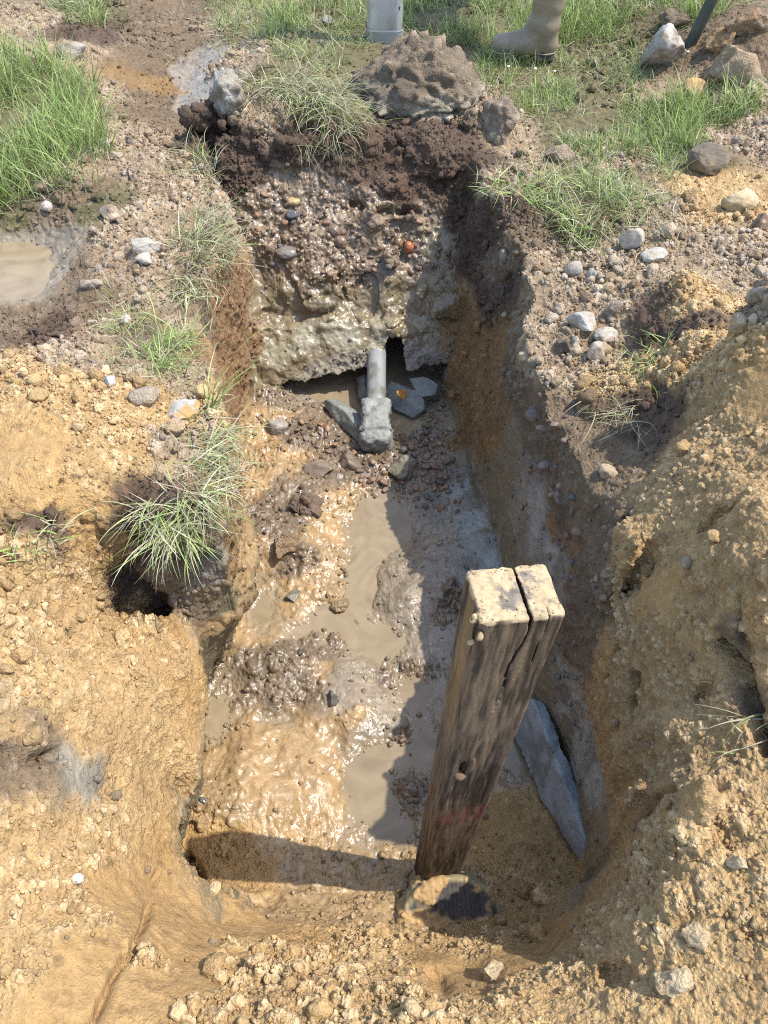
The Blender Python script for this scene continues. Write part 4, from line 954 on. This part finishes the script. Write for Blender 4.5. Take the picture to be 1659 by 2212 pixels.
slab('slate_slab', 'long pointed blue grey slab leaning between the timber post and the right wall', 'slab',
     [(1282,1896,-.55),(1228,1828,-.60),(1165,1715,-.66),(1118,1612,-.69),(1098,1545,-.69),(1126,1502,-.63),(1154,1512,-.575),(1186,1600,-.55),(1228,1712,-.53),(1264,1812,-.52)],
     .03, (.235,.245,.23), 541, (-.7, -.3, .7), col2=(.17, .175, .155))

# ------------------------------------------------------------------ pipe in the back of the trench and the clay round it
def tube(P0, P1, r, seg=64, rings=40):
    a, b = Vector(P0), Vector(P1)
    q = (b - a).to_track_quat('Z', 'Y').to_matrix()
    V_, Fc = [], []
    for j in range(rings + 1):
        for i in range(seg):
            t = 2 * math.pi * i / seg
            V_.append(a + (b - a) * (j / rings) + q @ Vector((r * math.cos(t), r * math.sin(t), 0)))
    for j in range(rings):
        for i in range(seg): Fc.append((j * seg + i, j * seg + (i + 1) % seg, (j + 1) * seg + (i + 1) % seg, (j + 1) * seg + i))
    return np.array([v[:] for v in V_], f32), np.array(Fc, np.int32)
def metal_mat(name, col, metallic, rough):
    m, t, b = principled(name); Nn, L = t.nodes, t.links
    ca = Nn.new('ShaderNodeAttribute'); ca.attribute_name = 'Col'
    n = Nn.new('ShaderNodeTexNoise'); n.inputs['Scale'].default_value = 35; n.inputs['Detail'].default_value = 5
    tc = Nn.new('ShaderNodeTexCoord'); mp = Nn.new('ShaderNodeMapping'); mp.inputs['Scale'].default_value = (1, 1, .25)
    L.new(tc.outputs['Object'], mp.inputs['Vector']); L.new(mp.outputs['Vector'], n.inputs['Vector'])
    mr = Nn.new('ShaderNodeMapRange'); mr.inputs['To Min'].default_value = rough - .12; mr.inputs['To Max'].default_value = rough + .2
    L.new(n.outputs['Fac'], mr.inputs['Value']); L.new(mr.outputs['Result'], b.inputs['Roughness'])
    L.new(ca.outputs['Color'], b.inputs['Base Color'])
    b.inputs['Metallic'].default_value = metallic
    return m
def build_pipe():
    a, b = Vector(at(812, 925, -.63)), Vector(at(814, 742, -.56))
    b = a + (b - a) * 1.35
    root = empty('drain_pipe', a)
    tag(root, 'grey drain pipe coming out of the clay at the back of the trench', 'pipe')
    P, Q = tube(a - a, b - a, .036)
    c = np.array([.22, .22, .205])[None] * (1 + .35 * fbm(P * np.array([1, .25, .25], f32), .02, 3, 551))[:, None]
    mud = sstep(.1, .35, fbm(P, .05, 4, 552) + .2 - .9 * P[:, 1])[:, None]
    c = c * (1 - mud) + np.array([.14, .135, .11]) * mud
    link(new_mesh('pipe_wall', P, Q, c, .4, metal_mat('pipe_plastic', None, 0, .38)), 'pipe_wall', root)
    def fn(X, Y, Z):
        w = .052 - .004 * np.sin(Y * 40)
        q = np.maximum(np.maximum(np.abs(X) - w, np.abs(Z) - .045), np.abs(Y - .015) - .10)
        r = np.sqrt(np.maximum(np.abs(X) - w + .02, 0) ** 2 + np.maximum(np.abs(Z) - .025, 0) ** 2 + np.maximum(np.abs(Y - .015) - .075, 0) ** 2) - .022
        return r
    P, Q = sdf_mesh(fn, (-.09, -.12, -.08), (.09, .16, .08), .004)
    me = new_mesh('clay_plug', P, Q)
    if normals(me)[P[:, 2] > .04][:, 2].mean() < 0: me = new_mesh('clay_plug', P, Q[:, ::-1].copy())
    n = normals(me)
    d = .012 * fbm(P, .05, 4, 553) + crumbs(P, .03, 63, .5) * .3 + .004 * fbm(P, .01, 3, 554) - .014 * np.exp(-((P[:, 1] + .035 + .01 * fbm(P, .04, 2, 556)) / .005) ** 2)
    c = np.array([.21, .21, .188])[None] * (1 + .4 * fbm(P, .03, 4, 555))[:, None]
    me.vertices.foreach_set('co', (P + n * d[:, None]).astype(f32).ravel()); me.update()
    set_attr(me, c, .6); me.materials.append(M_STONE)
    ch = link(me, 'clay_plug', root, (0, 0, .0), (math.atan2((b - a).z, (b - a).y), 0, -math.atan2((b - a).x, (b - a).y)))
build_pipe()
def clay(label, pts, thick, seed, towards=(0, -.4, 1), col=(.175, .177, .155), col2=None, amp=.008):
    o = slab('clay_lump', label, 'clay lump', pts, thick, col, seed, towards, .010, amp, col2, .55); o['group'] = 'grey clay lumps round the pipe'
clay('long grey clay slab lying left of the pipe end', [(692,868,-.665),(705,862,-.645),(745,888,-.635),(782,935,-.635),(785,958,-.66),(768,955,-.68),(735,915,-.685)], .05, 561)
clay('grey clay lump with rusty patch right of the pipe', [(828,845,-.67),(845,822,-.64),(880,832,-.62),(912,850,-.63),(918,885,-.67),(890,902,-.69),(850,885,-.69)], .07, 562)
clay('grey clay lump tight against the right wall beyond the gravel', [(885,818,-.62),(915,812,-.60),(945,830,-.60),(940,852,-.63),(905,860,-.64)], .06, 563)
clay('thin upright grey clay flake left of the pipe', [(768,815,-.66),(785,805,-.63),(790,850,-.64),(782,880,-.68)], .03, 564)
V0, Fc = ICO[4]
Q = shape_rock(V0, (.022, .022, .010), 565, .3, 5, .7)
tag(link(new_mesh('rusty_flake', Q, Fc, rock_col(Q, (.02,)*3, (.36, .17, .04), 3), .7, M_STONE), 'rusty_flake', None, Vector(at(868, 850, -.622)), (.5, .2, .3)), 'small rusty orange flake lying on the grey clay right of the pipe', 'flake')

# ------------------------------------------------------------------ upright grey post, boots, leaning bar at the far side
def build_upright():
    p = at(831, 112, 0.0); z0 = top(p[0], p[1])
    root = empty('metal_post', (p[0], p[1], z0))
    tag(root, 'upright pale grey tube cut off by the top of the photo behind the big clod', 'post')
    def ringmesh(z0_, z1_, grow, n=40):
        V_, Fc = [], []; zs = np.linspace(z0_, z1_, n); seg = 72
        for z in zs:
            for i in range(seg):
                t = 2 * math.pi * i / seg; e = 4.0
                x = abs(math.cos(t)) ** (2 / e) * math.copysign(1, math.cos(t)); y = abs(math.sin(t)) ** (2 / e) * math.copysign(1, math.sin(t))
                V_.append((x * (.076 + grow), y * (.060 + grow), z))
        for j in range(n - 1):
            for i in range(seg): Fc.append((j * seg + i, j * seg + (i + 1) % seg, (j + 1) * seg + (i + 1) % seg, (j + 1) * seg + i))
        return np.array(V_, f32), np.array(Fc, np.int32)
    mm = metal_mat('dull_zinc', None, .55, .38)
    P, Q = ringmesh(.055, 1.0, 0)
    c = np.array([.50, .49, .47])[None] * (1 + .25 * fbm(P * np.array([1, 1, .2], f32), .04, 4, 571))[:, None]
    browned = sstep(.12, .35, fbm(P, .05, 4, 572) + (P[:, 2] > .14) * .12)[:, None] * .55  # brownish grey patches, more of them higher up the tube
    c = c * (1 - browned) + np.array([.30, .26, .21]) * browned
    link(new_mesh('tube', P, Q, c, .4, mm), 'tube', root)
    P, Q = ringmesh(-.15, .058, .003, 12)
    link(new_mesh('collar', P, Q, np.array([.36, .37, .38])[None] * (1 + .2 * fbm(P, .03, 3, 573))[:, None], .4, mm), 'collar', root)
    P, Q = ringmesh(.053, .060, .0045, 3)
    link(new_mesh('bead', P, Q, (.6, .6, .58), .4, mm), 'bead', root)
    for k in range(5):
        V0, Fc = ICO[2]
        link(new_mesh('slot', V0 * np.array([.0025, .002, .008], f32), Fc, (.03, .03, .03), .8, M_STONE), 'slot', root, (.062, -.0575, .14 + .05 * k))
build_upright()

M_RUBBER = earth_mat('muddy_rubber', bump=.15, scale=60, var=.22, spec=.35)
def smin(a, b, k):
    h = np.clip(.5 + .5 * (b - a) / k, 0, 1); return b * (1 - h) + a * h - k * h * (1 - h)
def cap(X, Y, Z, a, b, ra, rb):
    a, b = np.array(a), np.array(b); e = b - a
    t = np.clip(((X - a[0]) * e[0] + (Y - a[1]) * e[1] + (Z - a[2]) * e[2]) / (e @ e), 0, 1)
    return np.sqrt((X - a[0] - t * e[0]) ** 2 + (Y - a[1] - t * e[1]) ** 2 + (Z - a[2] - t * e[2]) ** 2) - (ra + (rb - ra) * t)
def boot_parts():
    def body(X, Y, Z):
        foot = cap(X, Y * 1.05, Z, (-.105, 0, .043), (.02, 0, .055), .043, .050)
        heel = cap(X, Y, Z, (.02, 0, .055), (.085, 0, .05), .048, .048)
        shaft = cap(X, Y, Z, (.062, 0, .09), (.078, 0, .40), .058, .080)
        instep = cap(X, Y, Z, (-.015, 0, .06), (.05, 0, .11), .034, .052)
        d = smin(smin(foot, heel, .02), smin(shaft, instep, .03), .02)
        return np.maximum(np.maximum(d, .016 - Z), Z - .40)
    def sole(X, Y, Z):
        f = smin(np.sqrt((X + .095) ** 2 + (Y * .95) ** 2) - .052, np.sqrt((X - .075) ** 2 + Y ** 2) - .050, .10)
        return np.maximum(f, np.abs(Z - .010) - .0125)
    def rand_(X, Y, Z):
        f = smin(np.sqrt((X + .095) ** 2 + (Y * .95) ** 2) - .0535, np.sqrt((X - .075) ** 2 + Y ** 2) - .0515, .10)
        return np.maximum(np.abs(f + .001) - .003, np.abs(Z - .025) - .004)
    def cuff(X, Y, Z):
        sh = cap(X, Y, Z, (.062, 0, .09), (.078, 0, .40), .0605, .0825)
        return np.maximum(np.maximum(sh, .285 - .05 * np.clip((X - .0) / .1, -1, 1) ** 2 * -1 - Z), Z - .405)
    def trs(X, Y, Z):
        return np.maximum(cap(X, Y, Z, (.075, 0, .36), (.075, 0, .46), .072, .080), .36 - Z)
    out = []
    for nm, fn, lo, hi, col, rg in [('boot', body, (-.17, -.1, 0), (.18, .1, .42), (.20, .155, .10), .6), ('sole', sole, (-.17, -.08, -.01), (.15, .08, .03), (.045, .038, .032), .8),
                                     ('rubber_seam', rand_, (-.17, -.08, .01), (.15, .08, .04), (.27, .21, .145), .6), ('cuff', cuff, (-.03, -.1, .2), (.18, .1, .42), (.085, .055, .035), .8)]:
        P, Q = sdf_mesh(fn, lo, hi, .0045)
        me = new_mesh(nm, P, Q); n = normals(me); cen = P.mean(0)
        if ((P - cen) * n).sum(1).mean() < 0: me = new_mesh(nm, P, Q[:, ::-1].copy()); n = normals(me)
        wr = .0025 * fbm(P * np.array([1, .6, 1.6], f32), .05, 3, 581) + (.004 * np.sin(P[:, 2] * 60 + 8 * P[:, 0]) * np.exp(-((P[:, 2] - .14) / .05) ** 2) if nm == 'boot' else 0)
        me.vertices.foreach_set('co', (P + n * np.asarray(wr)[:, None]).astype(f32).ravel()); me.update()
        c = np.asarray(col)[None] * (1 + .3 * fbm(P, .09, 4, 582))[:, None]
        mud = sstep(.0, .3, fbm(P, .07, 4, 583) + .35 * (.09 - P[:, 2]) / .09)[:, None]
        c = c * (1 - .5 * mud) + np.array([.27, .215, .145]) * .5 * mud
        set_attr(me, c, rg); me.materials.append(M_RUBBER)
        out.append((nm, me))
    return out
def build_person():
    p1 = at(1133, 133, 0); p2 = at(1120, -18, 0)
    z1, z2 = top(p1[0], p1[1]), top(p2[0], p2[1])
    root = empty('person', (p1[0], p1[1], z1 + .026))
    tag(root, 'person standing on the grass in muddy brown rubber boots seen from the shins down', 'person')
    b1 = Vector((0, 0, 0)); b2 = Vector((p2[0] - p1[0], p2[1] - p1[1], z2 - z1))
    hip = (b1 + b2) / 2 + Vector((.09, 0, .92))
    k1, k2 = b1 + Vector((.06, .04, .5)), b2 + Vector((.06, -.04, .5))
    def fn(X, Y, Z):
        d = smin(cap(X, Y, Z, b1 + Vector((.075, 0, .36)), k1, .066, .072), cap(X, Y, Z, k1, hip + Vector((0, -.1, 0)), .072, .095), .03)
        d2 = smin(cap(X, Y, Z, b2 + Vector((.075, 0, .36)), k2, .066, .072), cap(X, Y, Z, k2, hip + Vector((0, .1, 0)), .072, .095), .03)
        return smin(smin(d, d2, .06), cap(X, Y, Z, hip + Vector((0, -.07, .04)), hip + Vector((0, .07, .04)), .13, .13), .05)
    P, Q = sdf_mesh(fn, (-.2, -.25, .25), (.4, b2.y + .3, 1.2), .012)
    me = new_mesh('trousers', P, Q)
    n = normals(me)
    if ((P - P.mean(0)) * n).sum(1).mean() < 0: me = new_mesh('trousers', P, Q[:, ::-1].copy())
    set_attr(me, np.array([.07, .08, .10])[None] * (1 + .3 * fbm(P, .05, 3, 591))[:, None], .9); me.materials.append(M_RUBBER)
    link(me, 'trousers', root)
    parts = boot_parts()
    for b, rz in ((b1, math.radians(-4)), (b2, math.radians(8))):
        bo = None
        for nm, m_ in parts:
            if nm == 'boot': bo = link(m_, 'rubber_boot', root, b, (0, 0, rz))
            else: link(m_, nm, bo)
build_person()

def build_bar():
    a = Vector(hit(1486, 96)) - Vector((0, 0, .02))
    b = a + Vector((.20, .02, .80))
    P, Q = tube((0, 0, 0), b - a, .024, 20, 60)
    c = np.array([.05, .055, .04])[None] * (1 + .4 * fbm(P, .06, 4, 601))[:, None]
    o = link(new_mesh('steel_bar', P, Q, c, .6, M_RUBBER), 'steel_bar', None, a)
    tag(o, 'dark leaning bar stuck in the spoil heap at the top right', 'bar')
build_bar()

# ------------------------------------------------------------------ grass
def grass_mat():
    m, t, b = principled('grass_blade'); Nn, L = t.nodes, t.links
    ca = Nn.new('ShaderNodeAttribute'); ca.attribute_name = 'Col'
    L.new(ca.outputs['Color'], b.inputs['Base Color'])
    b.inputs['Roughness'].default_value = .5; b.inputs['Specular IOR Level'].default_value = .35
    tr = Nn.new('ShaderNodeBsdfTranslucent'); mx = Nn.new('ShaderNodeMixShader'); mx.inputs['Fac'].default_value = .3
    L.new(ca.outputs['Color'], tr.inputs['Color']); L.new(b.outputs[0], mx.inputs[1]); L.new(tr.outputs[0], mx.inputs[2])
    L.new(mx.outputs[0], Nn['Material Output'].inputs['Surface'])
    return m
M_GRASS = grass_mat()
GREENS = np.array([(.26,.35,.075), (.32,.40,.12), (.18,.24,.065), (.36,.40,.16), (.15,.19,.055)])
STRAWS = np.array([(.50,.45,.27), (.42,.38,.22), (.34,.30,.18), (.55,.51,.34), (.40,.41,.21)])
def blades(root, phi, th0, dth, Hh, Wd, col, seg=6, rr=None, twist=None):
    n = len(root); t = np.linspace(0, 1, seg + 1)
    th = th0[:, None] + dth[:, None] * t[None] ** 1.3
    ds = (Hh / seg)[:, None]
    hor = np.cumsum(np.concatenate([np.zeros((n, 1)), np.sin((th[:, 1:] + th[:, :-1]) / 2) * ds], 1), 1)
    ver = np.cumsum(np.concatenate([np.zeros((n, 1)), np.cos((th[:, 1:] + th[:, :-1]) / 2) * ds], 1), 1)
    bend = rr.normal(0, .25, n)[:, None] * t[None] ** 2 * Hh[:, None]
    X = root[:, 0:1] + hor * np.cos(phi)[:, None] - bend * np.sin(phi)[:, None]
    Y = root[:, 1:2] + hor * np.sin(phi)[:, None] + bend * np.cos(phi)[:, None]
    Z = root[:, 2:3] + ver
    P = np.stack([X, Y, Z], 2)
    tw = phi + math.pi / 2 + rr.normal(0, .7, n)
    side = np.stack([np.cos(tw), np.sin(tw), rr.normal(0, .3, n)], 1)
    w = Wd[:, None] * (1 - .92 * t[None] ** 1.7) * np.minimum(1, .6 + 2 * t[None])
    A_ = P - side[:, None] * w[..., None] / 2; B_ = P + side[:, None] * w[..., None] / 2
    Vv = np.stack([A_, B_], 2).reshape(n, -1, 3)
    fb = np.array([[2 * k, 2 * k + 1, 2 * k + 3, 2 * k + 2] for k in range(seg)])
    Fc = (fb[None] + (np.arange(n) * 2 * (seg + 1))[:, None, None]).reshape(-1, 4)
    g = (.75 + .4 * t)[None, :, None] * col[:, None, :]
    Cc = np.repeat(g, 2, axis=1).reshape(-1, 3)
    return Vv.reshape(-1, 3), Fc, Cc
def grass_field(name, label, polys, seed, straw=.35, Hm=.10, lie=.25, phi0=None, kind='stuff'):
    rr = np.random.default_rng(seed); R_, S_, H_ = [], [], []
    for poly, n, hmul, st in polys:
        x0, x1 = min(p[0] for p in poly), max(p[0] for p in poly); y0, y1 = min(p[1] for p in poly), max(p[1] for p in poly)
        k = 0
        while k < n:
            px, py = rr.uniform(x0, x1), rr.uniform(y0, y1)
            k += 1
            if not in_poly(px, py, poly): continue
            P = hit(px, py) + rr.normal(0, .012, 3) * [1, 1, 0]
            cl = vnoise(np.array([P], f32), .16, seed)[0] + .6 * vnoise(np.array([P], f32), .05, seed + 1)[0]
            if cl < -.45 + .5 * (rr.random() < .3): continue
            R_.append(P); S_.append(np.clip(st - .45 * cl, 0, 1)); H_.append(hmul * (1 + .35 * cl))
    root = np.array(R_); n = len(root); sw = rr.random(n) < np.array(S_)
    root[:, 2] -= .004
    gcol = GREENS[rr.integers(0, 5, n)] * rr.uniform(.75, 1.25, (n, 1)); scol = STRAWS[rr.integers(0, 5, n)] * rr.uniform(.7, 1.15, (n, 1))
    col = np.where(sw[:, None], scol, gcol)
    ly = rr.random(n) < np.where(sw, .75, lie)
    phi = rr.uniform(0, 6.283, n)
    th0 = np.where(ly, rr.uniform(1.0, 1.55, n), rr.uniform(.05, .5, n)); dth = np.where(ly, rr.uniform(-.1, .5, n), rr.uniform(.2, 1.3, n))
    Hh = Hm * np.array(H_) * rr.uniform(.5, 1.35, n); Wd = rr.uniform(.002, .0048, n) * np.where(sw, .75, 1)
    Vv, Fc, Cc = blades(root, phi, th0, dth, Hh, Wd, col, 5, rr)
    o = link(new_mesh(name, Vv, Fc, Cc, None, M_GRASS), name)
    return tag(o, label, 'grass', kind=kind)
grass_field('meadow_grass', 'tall bright green grass at the left edge', [([(-60,110),(60,70),(120,130),(215,200),(240,330),(190,420),(90,430),(0,470),(-60,480)], 5600, 1.05, .18)], 701, Hm=.12, lie=.2)
grass_field('meadow_grass', 'trampled green grass and straw beyond the trench',
   [([(440,-20),(900,-20),(900,60),(780,110),(640,70),(540,90),(470,60)], 6500, 1.0, .35), ([(880,-20),(1660,-20),(1500,60),(1400,40),(1200,100),(1080,110),(900,90)], 9500, 1.05, .28),
    ([(1040,110),(1230,60),(1400,60),(1500,200),(1580,260),(1500,330),(1350,300),(1220,290),(1120,240),(1030,170)], 11500, .75, .45),
    ([(1200,290),(1350,300),(1480,330),(1440,440),(1300,430),(1220,380)], 4200, .6, .7), ([(120,-20),(240,-20),(230,60),(150,50)], 700, 1.0, .4), ([(1560,180),(1640,220),(1600,280),(1540,260)], 260, 1.2, .1),
    ([(470,60),(640,60),(760,130),(760,190),(560,110)], 1700, .9, .6), ([(1440,210),(1500,220),(1500,330),(1440,330)], 500, 1.2, .1)], 702, Hm=.085, lie=.35)
grass_field('dry_stalks', 'dead straw lying loose on the banks', [([(330,300),(470,300),(480,480),(330,480)], 260, .8, 1), ([(200,620),(430,600),(440,830),(220,820)], 420, .7, .9), ([(1200,420),(1450,400),(1500,520),(1250,560)], 500, .7, .85),
   ([(1100,280),(1300,280),(1450,420),(1150,420)], 500, .8, .8), ([(460,20),(560,20),(560,130),(470,130)], 400, .8, .9), ([(240,20),(420,0),(430,130),(250,130)], 120, .7, 1)], 703, Hm=.08, lie=.9)
def tuft(label, spots, n, Hm, straw, seed, phi=None, spread=1.2, th=(.2, 1.0), droop=(.3, 1.6), wid=(.002, .0042), rad=.03):
    """spots: places the roots come from"""
    rr = np.random.default_rng(seed)
    P = np.array([hit(*s) for s in spots])
    k = rr.integers(0, len(P), n)
    root = P[k] + rr.normal(0, rad, (n, 3)) * [1, 1, .25]
    cen = P.mean(0)
    root[:, 2] -= .006
    sw = rr.random(n) < straw
    col = np.where(sw[:, None], STRAWS[rr.integers(0, 5, n)], GREENS[rr.integers(0, 5, n)] * 1.1) * rr.uniform(.7, 1.2, (n, 1))
    ph = rr.uniform(0, 6.283, n) if phi is None else rr.normal(phi, spread, n)
    Vv, Fc, Cc = blades(root - cen, ph, rr.uniform(*th, n), rr.uniform(*droop, n), Hm * rr.uniform(.45, 1.3, n), rr.uniform(*wid, n), col, 7, rr)
    o = link(new_mesh('grass_tuft', Vv, Fc, Cc, None, M_GRASS), 'grass_tuft', None, cen)
    return tag(o, label, 'grass tuft', 'grass tufts round the trench')
tuft('dry straw coloured tuft on the left rim below the white rubble', [(400,520),(430,500),(460,520),(480,550),(420,550),(440,470)], 560, .12, .85, 711, phi=-.6, th=(.5, 1.3), droop=(.2, 1.0), rad=.028)
tuft('thin straw tuft hanging on the left rim above the orange wall', [(400,590),(430,610),(390,630)], 160, .10, .7, 712, phi=-1.0, th=(.8, 1.4))
tuft('flattened green tuft on dark soil of the left bank', [(340,760),(370,750),(330,785)], 230, .10, .15, 713, phi=.6, th=(.7, 1.3))
tuft('small light green tuft left of the flattened green tuft', [(260,690),(275,700)], 90, .085, .1, 714, th=(.6, 1.3))
tuft('long mat of bent straw and grass draped over the left rim', [(420,900),(440,940),(430,980),(450,1010),(420,1040),(440,1070),(455,960),(400,1060)], 520, .11, .75, 715, phi=-.5, th=(.8, 1.5), droop=(.3, 1.4), rad=.03)
tuft('shaggy sod of green grass hanging over the dark hole', [(320,1100),(350,1120),(380,1115),(400,1130),(370,1140),(410,1105),(340,1090)], 210, .12, .55, 716, phi=-1.35, spread=.9, th=(.9, 1.8), droop=(.5, 1.5), rad=.022)
tuft('clover and fine grass spilling over the right rim', [(1080,400),(1120,420),(1160,430),(1200,450),(1240,480),(1250,510),(1180,400)], 620, .10, .25, 717, th=(.5, 1.4), droop=(.2, 1.5), rad=.035)
tuft('upright bright tuft right of the clover on the right rim', [(1300,420),(1330,430),(1360,440),(1280,400)], 300, .10, .2, 718, th=(.2, .9), rad=.04)
tuft('weedy shoots and pale roots on the sandy right bank', [(1400,780),(1420,760)], 70, .085, .15, 719, th=(.5, 1.4))
tuft('bleached roots hanging from the right rim below the weedy shoots', [(1330,860),(1350,890),(1370,900),(1310,880),(1400,905)], 130, .10, .95, 720, phi=-2.2, th=(.9, 1.7), droop=(.3, 1.4), wid=(.0012, .0026))
tuft('dry grass hanging from the sod on the far rim', [(560,180),(600,190),(650,200),(690,220),(720,240),(740,260),(640,170),(700,190)], 900, .15, .8, 721, phi=-1.2, th=(.5, 1.4), droop=(.5, 1.7), rad=.04)
tuft('single long green blades arching from the left rim over the trench', [(455,880),(450,895)], 14, .26, .0, 722, phi=.9, spread=.5, th=(.1, .6), droop=(.6, 1.6), wid=(.004, .006), rad=.01)
tuft('fresh tuft in front of the tall grey stone at right border', [(1590,230),(1610,240)], 120, .12, .1, 723, th=(.1, .8))
tuft('few green weeds on the sandy slope at the far left', [(100,1160),(70,1150)], 60, .07, .5, 724, th=(.7, 1.4))
tuft('withered stalks poking out of the crack at the right border', [(1640,1545),(1650,1560)], 40, .10, .9, 725, phi=3.3, th=(.8, 1.5))
tuft('short dry tuft on crumbly soil left of the trench back corner', [(425,345),(440,370)], 90, .11, .6, 726, th=(.2, 1.1))
tuft('grass on the dark clod at the top left corner', [(140,10),(180,20),(200,5)], 260, .12, .35, 727, th=(.2, 1.2))
tuft('rooty fringe under the hanging sod at the far rim', [(700,300),(740,300),(660,300)], 120, .10, .9, 728, phi=-1.5, th=(1.5, 2.4), droop=(.1, .6), wid=(.0008, .0018))

# daisies in front of the boot
for k, (px, py) in enumerate([(1150, 172), (1098, 168), (1475, 135), (1190, 175)]):
    rr = np.random.default_rng(800 + k); P = hit(px, py)
    root = tag(empty('daisy', Vector(P)), 'tiny white daisy in the grass round the boot', 'daisy', 'daisies in the grass')
    q, fq = tube((0, 0, 0), (0, 0, .045), .0012, 6, 2)
    link(new_mesh('stem', q, fq, (.14, .22, .05), None, M_GRASS), 'stem', root)
    V0, Fc = ICO[2]
    ang = np.arctan2(V0[:, 1], V0[:, 0]); V1 = V0 * np.array([.006, .006, .003], f32) * (1 + .2 * np.cos(ang * 9))[:, None]
    link(new_mesh('flower_head', V1, Fc, (.7, .68, .62), .8, M_STONE), 'flower_head', root, (0, 0, .046))
